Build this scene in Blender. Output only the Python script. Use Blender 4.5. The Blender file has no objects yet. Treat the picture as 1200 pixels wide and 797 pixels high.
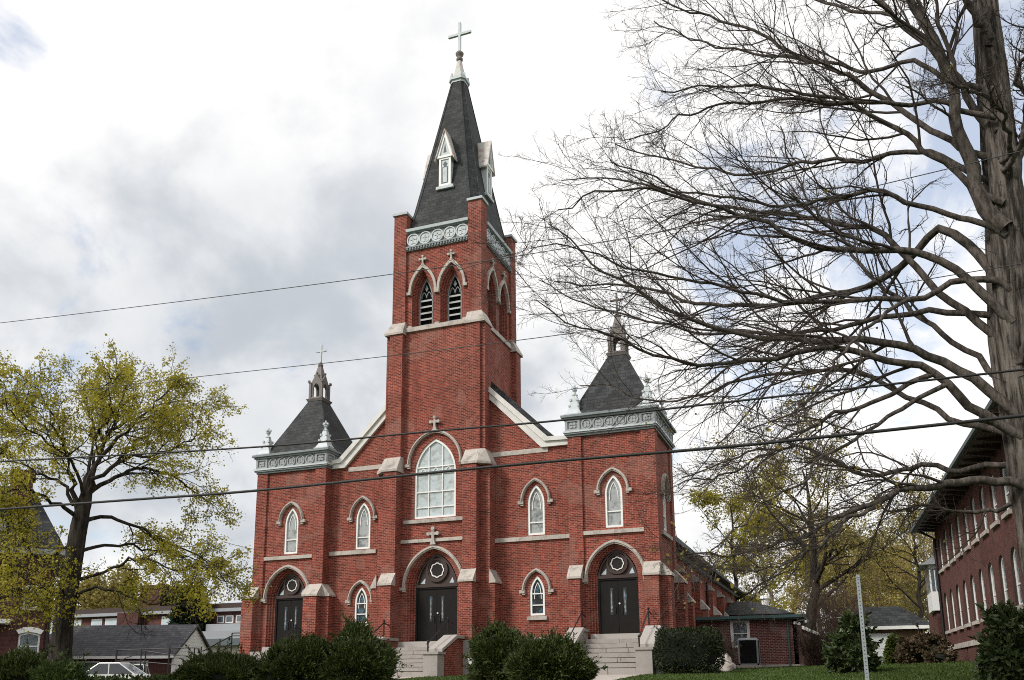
import bpy, math, random
import numpy as np
from math import radians as R, sin, cos, pi, hypot, sqrt, atan2, acos
from mathutils import Vector, Matrix
from mathutils.geometry import tessellate_polygon

S = bpy.context.scene
COL = S.collection
# ------------------------------------------------------------------ camera
YAW, PITCH, ROLL = R(-20.63443947), R(11.80240707), R(-0.44872695)
FPX, PCX, PCY = 1022.55, 600.0, 581.184
CAMP = np.array([19.07, -40.0, 1.6])
_f = np.array([sin(YAW)*cos(PITCH), cos(YAW)*cos(PITCH), sin(PITCH)])
_r = np.array([cos(YAW), -sin(YAW), 0.0]); _u = np.cross(_r, _f)
_r2 = cos(ROLL)*_r + sin(ROLL)*_u; _u2 = -sin(ROLL)*_r + cos(ROLL)*_u
cam = bpy.data.objects.new("camera", bpy.data.cameras.new("camera"))
COL.objects.link(cam)
cam.data.sensor_width = 36.0
cam.data.lens = FPX/1200*36.0
cam.data.shift_y = (PCY-398.5)/1200
cam.data.clip_start = 0.1; cam.data.clip_end = 2000
mw = Matrix.Identity(4)
for i in range(3):
    mw[i][0] = _r2[i]; mw[i][1] = _u2[i]; mw[i][2] = -_f[i]; mw[i][3] = CAMP[i]
cam.matrix_world = mw
S.camera = cam

def ray(x, y):
    return _r2*(x-PCX)/FPX - _u2*(y-PCY)/FPX + _f
def atY(x, y, Y):
    d = ray(x, y); return CAMP + d*((Y-CAMP[1])/d[1])
def atX(x, y, X):
    d = ray(x, y); return CAMP + d*((X-CAMP[0])/d[0])
def atD(x, y, D):
    d = ray(x, y); return CAMP + d*(D/hypot(d[0], d[1]))

# ------------------------------------------------------------------ light, sky
SUN_EL, SUN_AZ = R(40), R(220)          # azimuth clockwise from +Y (north)
sd = Vector((sin(SUN_AZ)*cos(SUN_EL), cos(SUN_AZ)*cos(SUN_EL), sin(SUN_EL)))
sun = bpy.data.lights.new("sun", 'SUN'); sun.energy = 3.0; sun.angle = R(12); sun.color = (1.0, 0.95, 0.88)
so = bpy.data.objects.new("sun", sun); COL.objects.link(so)
so.rotation_euler = (-sd).to_track_quat('-Z', 'Y').to_euler(); so.location = (0, -60, 60)

W = bpy.data.worlds.new("World"); S.world = W; W.use_nodes = True
nt = W.node_tree; nt.nodes.clear()
def wn(t, **k):
    n = nt.nodes.new(t)
    for a, b in k.items(): setattr(n, a, b)
    return n
L = nt.links.new
sky = wn('ShaderNodeTexSky', sky_type='NISHITA', sun_disc=False, sun_elevation=SUN_EL, sun_rotation=SUN_AZ)
bgs = wn('ShaderNodeBackground'); bgs.inputs[1].default_value = 0.15
hs = wn('ShaderNodeHueSaturation'); hs.inputs['Saturation'].default_value = 1.1; hs.inputs['Value'].default_value = 1.25
L(sky.outputs[0], hs.inputs['Color']); L(hs.outputs[0], bgs.inputs[0])
tc = wn('ShaderNodeTexCoord')
sep = wn('ShaderNodeSeparateXYZ'); L(tc.outputs['Generated'], sep.inputs[0])
def wmath(op, a, b=None, clamp=False):
    n = wn('ShaderNodeMath', operation=op, use_clamp=clamp)
    for i, v in enumerate((a, b)):
        if v is None: continue
        if isinstance(v, (int, float)): n.inputs[i].default_value = v
        else: L(v, n.inputs[i])
    return n.outputs[0]
zz = wmath('MAXIMUM', sep.outputs[2], 0.0)
den = wmath('ADD', zz, 0.8)
comb = wn('ShaderNodeCombineXYZ')
L(wmath('DIVIDE', sep.outputs[0], den), comb.inputs[0]); L(wmath('DIVIDE', sep.outputs[1], den), comb.inputs[1])
def wnoise(scale, detail, rough, loc, dist=0.0):
    mp = wn('ShaderNodeMapping'); mp.inputs['Location'].default_value = loc
    L(comb.outputs[0], mp.inputs[0])
    n = wn('ShaderNodeTexNoise'); L(mp.outputs[0], n.inputs['Vector'])
    n.inputs['Scale'].default_value = scale; n.inputs['Detail'].default_value = detail
    n.inputs['Roughness'].default_value = rough; n.inputs['Distortion'].default_value = dist
    return n.outputs['Fac']
def wblob(px, py, inner, outer):
    """soft patch of the sky round one direction"""
    d = ray(px, py); d = d/np.linalg.norm(d)
    dp = wn('ShaderNodeVectorMath', operation='DOT_PRODUCT')
    L(tc.outputs['Generated'], dp.inputs[0]); dp.inputs[1].default_value = d
    mr = wn('ShaderNodeMapRange', interpolation_type='SMOOTHSTEP')
    L(dp.outputs['Value'], mr.inputs[0])
    mr.inputs[1].default_value = cos(R(outer)); mr.inputs[2].default_value = cos(R(inner))
    return mr.outputs[0]
def wramp(v, a, b, lo=0.0, hi=1.0):
    mr = wn('ShaderNodeMapRange', interpolation_type='SMOOTHSTEP')
    L(v, mr.inputs[0])
    for i, q in enumerate((a, b, lo, hi)): mr.inputs[i+1].default_value = q
    return mr.outputs[0]
# thickness of the cloud deck (grey bellies) and the gaps in it (blue)
n1 = wnoise(5.0, 10, 0.6, (5.4, 1.9, 0), 0.2)
n2 = wramp(wnoise(6.5, 9, 0.52, (12.2, 5.5, 0), 0.25), 0.36, 0.64)
n3 = wnoise(6.0, 9, 0.6, (1.3, 5.2, 0), 0.3)
greyb = wmath('ADD', wblob(280, 430, 1, 19), wmath('MULTIPLY', wblob(640, 470, 1, 10), 0.7))
greyb = wmath('SUBTRACT', greyb, wmath('MULTIPLY', wblob(1060, 260, 8, 26), 0.6))
belly = wmath('ADD', wmath('MULTIPLY', greyb, 0.56), wmath('MULTIPLY', wmath('SUBTRACT', n1, 0.5), 0.6))
belly = wmath('ADD', belly, wmath('MULTIPLY', wmath('SUBTRACT', n2, 0.5), 0.42))
bell = wramp(belly, -0.14, 0.80)
ccol = wn('ShaderNodeMix', data_type='RGBA'); L(bell, ccol.inputs[0])
ccol.inputs[6].default_value = (1.06, 1.05, 1.04, 1); ccol.inputs[7].default_value = (0.53, 0.575, 0.63, 1)
bgc = wn('ShaderNodeBackground'); L(ccol.outputs[2], bgc.inputs[0]); bgc.inputs[1].default_value = 1.0
gap = wmath('ADD', wmath('MULTIPLY', wblob(1060, 260, 3, 20), 0.26), wmath('MULTIPLY', wblob(15, 42, 0.2, 3.2), 0.27))
gap = wmath('ADD', gap, wmath('MULTIPLY', wblob(1190, 20, 2, 9), 0.2))
gap = wmath('ADD', gap, wmath('MULTIPLY', wblob(35, 415, 1, 5), 0.16))
gap = wmath('ADD', gap, wmath('MULTIPLY', wmath('SUBTRACT', n3, 0.5), 1.9))
gap = wmath('ADD', gap, 0.385)
gapf = wramp(gap, 0.56, 0.84, 0.0, 0.58)
mixw = wn('ShaderNodeMixShader'); L(gapf, mixw.inputs[0]); L(bgc.outputs[0], mixw.inputs[1]); L(bgs.outputs[0], mixw.inputs[2])
wo = wn('ShaderNodeOutputWorld'); L(mixw.outputs[0], wo.inputs[0])

vs = S.view_settings
vs.view_transform = 'Standard'; vs.look = 'None'; vs.gamma = 1.0; vs.use_curve_mapping = False
vs.exposure = 0.05
S.render.engine = 'CYCLES'
S.cycles.max_bounces = 5; S.cycles.diffuse_bounces = 3; S.cycles.glossy_bounces = 2
S.cycles.use_denoising = False; S.cycles.pixel_filter_type = 'BLACKMAN_HARRIS'; S.cycles.filter_width = 1.0

# ------------------------------------------------------------------ materials
def new_mat(name):
    m = bpy.data.materials.new(name); m.use_nodes = True
    t = m.node_tree; return m, t, t.nodes['Principled BSDF']
def mnode(t, ty, **k):
    n = t.nodes.new(ty)
    for a, b in k.items(): setattr(n, a, b)
    return n
def noise_fac(t, scale, detail=4, rough=0.6, vec=None):
    n = mnode(t, 'ShaderNodeTexNoise'); n.inputs['Scale'].default_value = scale
    n.inputs['Detail'].default_value = detail; n.inputs['Roughness'].default_value = rough
    if vec is None:
        g = mnode(t, 'ShaderNodeNewGeometry'); vec = g.outputs['Position']
    t.links.new(vec, n.inputs['Vector']); return n.outputs['Fac']
def rng_map(t, v, a, b, lo=0.0, hi=1.0):
    m = mnode(t, 'ShaderNodeMapRange'); t.links.new(v, m.inputs[0])
    for i, q in enumerate((a, b, lo, hi)): m.inputs[i+1].default_value = q
    return m.outputs[0]
def mixc(t, fac, a, b, mode='MIX'):
    m = mnode(t, 'ShaderNodeMix', data_type='RGBA', blend_type=mode)
    if isinstance(fac, (int, float)): m.inputs[0].default_value = fac
    else: t.links.new(fac, m.inputs[0])
    for i, c in ((6, a), (7, b)):
        if isinstance(c, tuple): m.inputs[i].default_value = (*c, 1) if len(c) == 3 else c
        else: t.links.new(c, m.inputs[i])
    return m.outputs[2]
def bump(t, p, h, strength, dist=0.02):
    b = mnode(t, 'ShaderNodeBump'); b.inputs['Strength'].default_value = strength; b.inputs['Distance'].default_value = dist
    t.links.new(h, b.inputs['Height']); t.links.new(b.outputs[0], p.inputs['Normal'])
def mat_plain(name, col, rough=0.6, var=0.15, scale=3.0, metal=0.0, stain=None, stain_amt=0.0, stain_scale=1.5, spec=0.4):
    m, t, p = new_mat(name)
    f = noise_fac(t, scale)
    lo = tuple(c*(1-var) for c in col); hi = tuple(min(1, c*(1+var)) for c in col)
    c = mixc(t, f, lo, hi)
    if stain:
        sfac = rng_map(t, noise_fac(t, stain_scale, 6, 0.65), 0.5, 0.68, 0, stain_amt)
        c = mixc(t, sfac, c, stain)
    t.links.new(c, p.inputs['Base Color'])
    p.inputs['Roughness'].default_value = rough; p.inputs['Metallic'].default_value = metal
    p.inputs['Specular IOR Level'].default_value = spec
    return m
def wall_vec(t, ax=None):
    """brick coordinates: along the wall, up"""
    g = mnode(t, 'ShaderNodeNewGeometry')
    sn = mnode(t, 'ShaderNodeSeparateXYZ'); t.links.new(g.outputs['True Normal'], sn.inputs[0])
    sp = mnode(t, 'ShaderNodeSeparateXYZ'); t.links.new(g.outputs['Position'], sp.inputs[0])
    ab = mnode(t, 'ShaderNodeMath', operation='ABSOLUTE'); t.links.new(sn.outputs[0], ab.inputs[0])
    gt = mnode(t, 'ShaderNodeMath', operation='GREATER_THAN'); t.links.new(ab.outputs[0], gt.inputs[0]); gt.inputs[1].default_value = 0.7
    mx = mnode(t, 'ShaderNodeMix', data_type='FLOAT'); t.links.new(gt.outputs[0], mx.inputs[0])
    t.links.new(sp.outputs[0], mx.inputs[2]); t.links.new(sp.outputs[1], mx.inputs[3])
    c = mnode(t, 'ShaderNodeCombineXYZ'); t.links.new(mx.outputs[0], c.inputs[0]); t.links.new(sp.outputs[2], c.inputs[1])
    return c.outputs[0]
def mat_brick(name, c1, c2, mortar, bw=0.21, bh=0.072, ms=0.009, wear=0.25, big=0.6):
    m, t, p = new_mat(name)
    v = wall_vec(t)
    b = mnode(t, 'ShaderNodeTexBrick'); t.links.new(v, b.inputs['Vector'])
    b.inputs['Scale'].default_value = 1.0; b.inputs['Brick Width'].default_value = bw; b.inputs['Row Height'].default_value = bh
    b.inputs['Mortar Size'].default_value = ms; b.inputs['Mortar Smooth'].default_value = 0.2; b.inputs['Bias'].default_value = -0.1
    b.inputs['Color1'].default_value = (*c1, 1); b.inputs['Color2'].default_value = (*c2, 1); b.inputs['Mortar'].default_value = (*mortar, 1)
    f1 = rng_map(t, noise_fac(t, 0.45, 6, 0.65), 0.3, 0.7, 1-wear, 1+wear*0.6)
    f2 = rng_map(t, noise_fac(t, 7.0, 3, 0.7), 0.3, 0.7, 0.72, 1.25)
    mu = mnode(t, 'ShaderNodeMath', operation='MULTIPLY'); t.links.new(f1, mu.inputs[0]); t.links.new(f2, mu.inputs[1])
    cc = mnode(t, 'ShaderNodeCombineXYZ')
    for i in range(3): t.links.new(mu.outputs[0], cc.inputs[i])
    c = mixc(t, 1.0, b.outputs['Color'], cc.outputs[0], 'MULTIPLY')
    # pale salts and scattered pale bricks
    ef = rng_map(t, noise_fac(t, 3.2, 8, 0.75), 0.66, 0.80, 0, 0.45)
    c = mixc(t, ef, c, (0.36, 0.25, 0.21))
    # rain streaks and soot running down the wall
    g2 = mnode(t, 'ShaderNodeNewGeometry'); mp2 = mnode(t, 'ShaderNodeMapping'); mp2.inputs['Scale'].default_value = (1.0, 1.0, 0.10)
    t.links.new(g2.outputs['Position'], mp2.inputs[0])
    stk = rng_map(t, noise_fac(t, 1.6, 6, 0.7, mp2.outputs[0]), 0.52, 0.70, 0, 0.55)
    c = mixc(t, stk, c, tuple(q*0.42 for q in c1))
    ptc = rng_map(t, noise_fac(t, 0.8, 2, 0.4), 0.60, 0.63, 0, 0.22)
    c = mixc(t, ptc, c, mortar)
    t.links.new(c, p.inputs['Base Color'])
    p.inputs['Roughness'].default_value = 0.9; p.inputs['Specular IOR Level'].default_value = 0.2
    bump(t, p, b.outputs['Fac'], -0.35, 0.01)
    return m
def mat_slate(name, c1, c2, bw=0.35, bh=0.2):
    m, t, p = new_mat(name)
    v = wall_vec(t)
    b = mnode(t, 'ShaderNodeTexBrick'); t.links.new(v, b.inputs['Vector'])
    b.inputs['Scale'].default_value = 1.0; b.inputs['Brick Width'].default_value = bw; b.inputs['Row Height'].default_value = bh
    b.inputs['Mortar Size'].default_value = 0.012; b.inputs['Mortar Smooth'].default_value = 0.4
    b.inputs['Color1'].default_value = (*c1, 1); b.inputs['Color2'].default_value = (*c2, 1)
    b.inputs['Mortar'].default_value = (c1[0]*0.3, c1[1]*0.3, c1[2]*0.3, 1)
    f = rng_map(t, noise_fac(t, 2.5, 6, 0.7), 0.3, 0.7, 0.6, 1.45)
    cc = mnode(t, 'ShaderNodeCombineXYZ')
    for i in range(3): t.links.new(f, cc.inputs[i])
    c = mixc(t, 1.0, b.outputs['Color'], cc.outputs[0], 'MULTIPLY')
    t.links.new(c, p.inputs['Base Color'])
    p.inputs['Roughness'].default_value = 0.75; p.inputs['Specular IOR Level'].default_value = 0.25
    bump(t, p, b.outputs['Fac'], -0.6, 0.02)
    return m
def mat_leaf(name, c1, c2, c3=None, rough=0.55, trans=0.25, scale=0.6):
    m, t, p = new_mat(name)
    f = rng_map(t, noise_fac(t, scale, 3), 0.35, 0.65)
    oi = noise_fac(t, 23.0, 1)
    c = mixc(t, f, c1, c2)
    if c3: c = mixc(t, rng_map(t, oi, 0.45, 0.6, 0, 0.8), c, c3)
    t.links.new(c, p.inputs['Base Color'])
    p.inputs['Roughness'].default_value = rough; p.inputs['Specular IOR Level'].default_value = 0.25
    if trans > 0:
        tr = mnode(t, 'ShaderNodeBsdfTranslucent'); t.links.new(c, tr.inputs['Color'])
        mx = mnode(t, 'ShaderNodeMixShader'); mx.inputs[0].default_value = trans
        t.links.new(p.outputs[0], mx.inputs[1]); t.links.new(tr.outputs[0], mx.inputs[2])
        t.links.new(mx.outputs[0], t.nodes['Material Output'].inputs[0])
    return m
def mat_bark(name, c1, c2, sx=9.0, sz=1.2, disp=0.8):
    m, t, p = new_mat(name)
    g = mnode(t, 'ShaderNodeNewGeometry')
    mp = mnode(t, 'ShaderNodeMapping'); mp.inputs['Scale'].default_value = (1, 1, sz/sx)
    t.links.new(g.outputs['Position'], mp.inputs[0])
    f = noise_fac(t, sx, 7, 0.7, mp.outputs[0])
    f2 = noise_fac(t, 1.3, 4, 0.6)
    c = mixc(t, rng_map(t, f, 0.42, 0.58), c1, c2)
    c = mixc(t, rng_map(t, f2, 0.45, 0.75, 0, 0.5), c, tuple(q*0.55 for q in c1))
    t.links.new(c, p.inputs['Base Color']); p.inputs['Roughness'].default_value = 0.95
    p.inputs['Specular IOR Level'].default_value = 0.1
    bump(t, p, f, disp, 0.06)
    return m
def mat_glass(name, col, rough=0.12, lead=0.0, spec=0.8, c2=None):
    m, t, p = new_mat(name)
    c = mixc(t, noise_fac(t, 1.6, 4), tuple(q*0.75 for q in col), tuple(min(1, q*1.2) for q in col))
    if c2: c = mixc(t, rng_map(t, noise_fac(t, 2.7, 5, 0.7), 0.5, 0.62, 0, 0.8), c, c2)
    if lead:
        v = mnode(t, 'ShaderNodeTexVoronoi', feature='DISTANCE_TO_EDGE'); v.inputs['Scale'].default_value = lead
        g = mnode(t, 'ShaderNodeNewGeometry'); t.links.new(g.outputs['Position'], v.inputs['Vector'])
        lf = rng_map(t, v.outputs['Distance'], 0.02, 0.06, 0.6, 0)
        c = mixc(t, lf, c, tuple(q*0.35 for q in col))
    t.links.new(c, p.inputs['Base Color'])
    p.inputs['Roughness'].default_value = rough; p.inputs['Specular IOR Level'].default_value = spec
    bump(t, p, noise_fac(t, 2.2, 3), 0.25, 0.12)
    return m

M = {}
M['brick'] = mat_brick('church_brick', (0.285, 0.054, 0.033), (0.095, 0.020, 0.015), (0.32, 0.19, 0.155), bw=0.235, bh=0.084, ms=0.0095)
M['school_brick'] = mat_brick('school_brick', (0.125, 0.045, 0.037), (0.085, 0.032, 0.028), (0.15, 0.095, 0.085), ms=0.007)
M['annex_brick'] = mat_brick('annex_brick', (0.16, 0.045, 0.038), (0.11, 0.032, 0.028), (0.34, 0.27, 0.25), bw=0.26, bh=0.10, ms=0.011)
M['house_brick'] = mat_brick('house_brick', (0.095, 0.036, 0.032), (0.065, 0.026, 0.024), (0.11, 0.07, 0.065), ms=0.007)
M['tan_brick'] = mat_brick('tan_brick', (0.22, 0.12, 0.075), (0.17, 0.09, 0.06), (0.22, 0.16, 0.12))
def mat_stone(name, col, dark, bw=0.85):
    m, t, p = new_mat(name)
    v = wall_vec(t); b = mnode(t, 'ShaderNodeTexBrick'); t.links.new(v, b.inputs['Vector'])
    b.inputs['Scale'].default_value = 1.0; b.inputs['Brick Width'].default_value = bw; b.inputs['Row Height'].default_value = 2.3
    b.inputs['Mortar Size'].default_value = 0.009; b.inputs['Mortar Smooth'].default_value = 0.3
    b.inputs['Color1'].default_value = (*col, 1); b.inputs['Color2'].default_value = (*[q*0.84 for q in col], 1); b.inputs['Mortar'].default_value = (*[q*0.45 for q in col], 1)
    c = mixc(t, rng_map(t, noise_fac(t, 9, 5, 0.7), 0.35, 0.65, 0, 0.35), b.outputs['Color'], tuple(q*0.7 for q in col))
    c = mixc(t, rng_map(t, noise_fac(t, 2.0, 7, 0.72), 0.50, 0.66, 0, 0.8), c, dark)
    t.links.new(c, p.inputs['Base Color']); p.inputs['Roughness'].default_value = 0.9; p.inputs['Specular IOR Level'].default_value = 0.2
    bump(t, p, noise_fac(t, 14, 6, 0.7), 0.5, 0.02)
    return m
M['stone'] = mat_stone('limestone', (0.52, 0.475, 0.43), (0.19, 0.175, 0.16))
M['granite'] = mat_plain('granite', (0.33, 0.305, 0.285), 0.85, 0.24, 30, stain=(0.22, 0.19, 0.17), stain_amt=0.5, stain_scale=2.2, spec=0.3)
M['white_granite'] = mat_plain('pale_granite', (0.38, 0.355, 0.335), 0.7, 0.12, 25, spec=0.3)
M['slate'] = mat_slate('dark_slate', (0.021, 0.023, 0.025), (0.046, 0.048, 0.051))
M['shingle'] = mat_slate('asphalt_shingle', (0.045, 0.045, 0.05), (0.075, 0.075, 0.082), 0.3, 0.14)
M['paint'] = mat_plain('weathered_pale_paint', (0.50, 0.55, 0.57), 0.6, 0.12, 6, stain=(0.26, 0.17, 0.12), stain_amt=0.35, stain_scale=2.6)
M['frieze'] = mat_plain('pale_blue_paint', (0.32, 0.34, 0.35), 0.6, 0.14, 6, stain=(0.15, 0.16, 0.17), stain_amt=0.5, stain_scale=2.0)
M['paint_tower'] = mat_plain('pale_cornice_paint', (0.44, 0.49, 0.51), 0.6, 0.15, 6, stain=(0.22, 0.21, 0.2), stain_amt=0.4, stain_scale=2.2)
M['grey_paint'] = mat_plain('grey_lead', (0.20, 0.23, 0.24), 0.6, 0.15, 5, stain=(0.12, 0.1, 0.09), stain_amt=0.4)
M['dark_frieze'] = mat_plain('dark_grey_paint', (0.10, 0.12, 0.13), 0.7, 0.15, 5)  # dark grey for gutters, soffit, dormer openings and a door
M['rusty'] = mat_plain('rusty_pale_metal', (0.50, 0.49, 0.46), 0.6, 0.12, 6, stain=(0.27, 0.10, 0.045), stain_amt=0.85, stain_scale=2.4)
M['lantern'] = mat_plain('brown_grey_copper', (0.17, 0.15, 0.14), 0.7, 0.2, 5)
M['white'] = mat_plain('white_paint', (0.82, 0.82, 0.80), 0.5, 0.05, 3, stain=(0.5, 0.48, 0.45), stain_amt=0.4)
M['coping'] = mat_plain('white_coping', (0.66, 0.65, 0.62), 0.6, 0.08, 3, stain=(0.4, 0.38, 0.36), stain_amt=0.5)
M['glass'] = mat_glass('pale_protective_glass', (0.34, 0.36, 0.36), 0.07, c2=(0.10, 0.10, 0.095))  # dark patches painted in for reflections in the panes
M['glass_big'] = mat_glass('pale_blue_stained_glass', (0.46, 0.53, 0.55), 0.08, c2=(0.30, 0.31, 0.29))
M['glass_dark'] = mat_glass('dark_stained_glass', (0.035, 0.035, 0.036), 0.10, lead=3.0, spec=0.35, c2=(0.07, 0.16, 0.22))
M['brown_glass'] = mat_glass('dark_brown_glass', (0.02, 0.016, 0.015), 0.2, spec=0.25)
M['glass_house'] = mat_glass('window_glass', (0.12, 0.15, 0.17), 0.08)
M['glass_blind'] = mat_glass('window_with_white_blind', (0.50, 0.58, 0.62), 0.15)
M['black'] = mat_plain('black_door_paint', (0.014, 0.0125, 0.012), 0.55, 0.2, 3, spec=0.12)
M['iron'] = mat_plain('black_iron', (0.012, 0.012, 0.013), 0.5, 0.1, 6)
M['brownwood'] = mat_plain('dark_brown_wood', (0.045, 0.026, 0.022), 0.55, 0.2, 5)
M['louver'] = mat_plain('grey_louver_boards', (0.44, 0.45, 0.45), 0.8, 0.2, 6, stain=(0.14, 0.13, 0.12), stain_amt=0.5)
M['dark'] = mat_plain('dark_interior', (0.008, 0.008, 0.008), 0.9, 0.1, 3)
M['chrome'] = mat_plain('bright_metal', (0.7, 0.7, 0.68), 0.25, 0.05, 3, metal=1.0)
M['galv'] = mat_plain('galvanised_steel', (0.26, 0.29, 0.30), 0.5, 0.12, 20, metal=0.3)
M['hole'] = mat_plain('punched_hole', (0.03, 0.03, 0.03), 0.9, 0.1, 3)
M['ac_grey'] = mat_plain('grey_enamel', (0.24, 0.26, 0.27), 0.4, 0.06, 3)
M['green_metal'] = mat_plain('green_gutter_paint', (0.06, 0.12, 0.115), 0.5, 0.2, 4)
M['concrete'] = mat_plain('concrete', (0.42, 0.38, 0.34), 0.9, 0.12, 8, stain=(0.25, 0.22, 0.2), stain_amt=0.4)
M['asphalt'] = mat_plain('asphalt', (0.05, 0.05, 0.052), 0.9, 0.2, 20)
M['roadpaint'] = mat_plain('road_paint', (0.7, 0.62, 0.2), 0.7, 0.1, 9)
M['soil'] = mat_plain('bark_mulch', (0.055, 0.035, 0.026), 0.95, 0.4, 14)
M['rock'] = mat_plain('pale_rock', (0.48, 0.42, 0.40), 0.9, 0.25, 5, stain=(0.2, 0.17, 0.16), stain_amt=0.6)
M['wire_thin'] = mat_plain('grey_cable', (0.045, 0.045, 0.045), 0.6, 0.1, 3)
M['wire'] = mat_plain('black_cable', (0.012, 0.012, 0.012), 0.6, 0.1, 3)
M['siding'] = mat_plain('white_siding', (0.84, 0.85, 0.86), 0.5, 0.05, 3)
M['cream'] = mat_plain('cream_render', (0.55, 0.50, 0.43), 0.8, 0.08, 2)
M['grey_panel'] = mat_plain('grey_fascia', (0.30, 0.32, 0.34), 0.6, 0.1, 2)
M['bark_grey'] = mat_bark('grey_furrowed_bark', (0.028, 0.024, 0.020), (0.165, 0.146, 0.128), 8.0, 0.8, 1.0)
M['bark_limb'] = mat_bark('grey_limb_bark', (0.044, 0.037, 0.032), (0.120, 0.104, 0.091), 10.0, 3.0, 0.6)
M['bark_dark'] = mat_bark('dark_bark', (0.020, 0.017, 0.014), (0.062, 0.053, 0.044), 9.0, 1.4, 0.7)
M['bark_pale'] = mat_bark('pale_bark', (0.14, 0.12, 0.10), (0.26, 0.24, 0.21), 9.0, 1.4, 0.5)
M['twig'] = mat_plain('brown_twigs', (0.050, 0.038, 0.031), 0.9, 0.25, 2)
M['twig_red'] = mat_plain('reddish_brown_twigs', (0.085, 0.055, 0.042), 0.9, 0.25, 2)
M['leaf_spring'] = mat_leaf('yellow_green_spring_leaves', (0.33, 0.295, 0.032), (0.50, 0.44, 0.055), (0.24, 0.22, 0.03), trans=0.5)
M['leaf_spring2'] = mat_leaf('olive_spring_leaves', (0.26, 0.22, 0.06), (0.38, 0.32, 0.08), (0.19, 0.16, 0.055), trans=0.4)
M['leaf_gold'] = mat_leaf('golden_spring_leaves', (0.29, 0.23, 0.06), (0.40, 0.33, 0.085), (0.22, 0.17, 0.06), trans=0.4)
M['bud'] = mat_leaf('opening_buds', (0.20, 0.17, 0.03), (0.28, 0.22, 0.05), None, trans=0.3)
M['yew'] = mat_leaf('yew_needles', (0.018, 0.029, 0.008), (0.042, 0.060, 0.014), (0.085, 0.105, 0.026), trans=0.05, scale=3.0)
M['yew_core'] = mat_plain('bush_core_shade', (0.008, 0.010, 0.005), 0.95, 0.2, 4)  # near-black filler; the shade inside the bushes is put into its colour
M['hedge'] = mat_leaf('dark_hedge_leaves', (0.010, 0.018, 0.007), (0.022, 0.034, 0.012), (0.036, 0.05, 0.016), trans=0.05, scale=3.0)
M['hedge_light'] = mat_leaf('lighter_hedge_leaves', (0.022, 0.042, 0.010), (0.05, 0.085, 0.018), (0.08, 0.11, 0.03), trans=0.08, scale=3.0)
M['rhodo'] = mat_leaf('glossy_dark_leaves', (0.018, 0.030, 0.011), (0.045, 0.066, 0.024), (0.085, 0.11, 0.045), rough=0.3, trans=0.05, scale=2.5)
M['redleaf'] = mat_leaf('reddish_young_leaves', (0.085, 0.06, 0.035), (0.13, 0.075, 0.05), (0.03, 0.05, 0.02), trans=0.15, scale=2.0)
M['conifer'] = mat_leaf('conifer_needles', (0.012, 0.022, 0.012), (0.028, 0.042, 0.02), None, trans=0.05, scale=1.0)
M['thuja'] = mat_leaf('bright_conifer_sprays', (0.05, 0.075, 0.01), (0.09, 0.12, 0.02), None, trans=0.1, scale=2.0)
M['grassblade'] = mat_leaf('grass_blades', (0.032, 0.068, 0.012), (0.062, 0.110, 0.020), (0.095, 0.12, 0.03), trans=0.15, scale=0.8)
M['tan_twig'] = mat_plain('dry_stems', (0.16, 0.115, 0.085), 0.9, 0.3, 4)
M['suv_paint'] = mat_plain('white_car_paint', (0.70, 0.70, 0.69), 0.25, 0.03, 2, spec=0.6)
M['blue_paint'] = mat_plain('dark_blue_car_paint', (0.05, 0.07, 0.11), 0.25, 0.05, 2, spec=0.6)
M['car_glass'] = mat_glass('car_glass', (0.02, 0.025, 0.03), 0.05)
M['rubber'] = mat_plain('rubber', (0.015, 0.015, 0.015), 0.8, 0.1, 4)
M['red_brown'] = mat_plain('red_brown_trim', (0.16, 0.06, 0.05), 0.7, 0.1, 3)
M['yellow_flower'] = mat_plain('yellow_petals', (0.7, 0.45, 0.03), 0.6, 0.1, 9)

# lawn
def make_ground_mat():
    m, t, p = new_mat('lawn')
    f1 = rng_map(t, noise_fac(t, 0.35, 5, 0.6), 0.3, 0.7)
    f2 = rng_map(t, noise_fac(t, 6.0, 5, 0.7), 0.3, 0.7)
    c = mixc(t, f1, (0.034, 0.066, 0.012), (0.066, 0.105, 0.020))
    c = mixc(t, f2, c, (0.045, 0.072, 0.018))
    dirt = rng_map(t, noise_fac(t, 0.9, 7, 0.7), 0.60, 0.72, 0, 0.6)
    c = mixc(t, dirt, c, (0.075, 0.065, 0.03))
    t.links.new(c, p.inputs['Base Color']); p.inputs['Roughness'].default_value = 0.95; p.inputs['Specular IOR Level'].default_value = 0.1
    bump(t, p, noise_fac(t, 40.0, 4, 0.8), 0.7, 0.05)
    return m
M['lawn'] = make_ground_mat()

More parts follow.
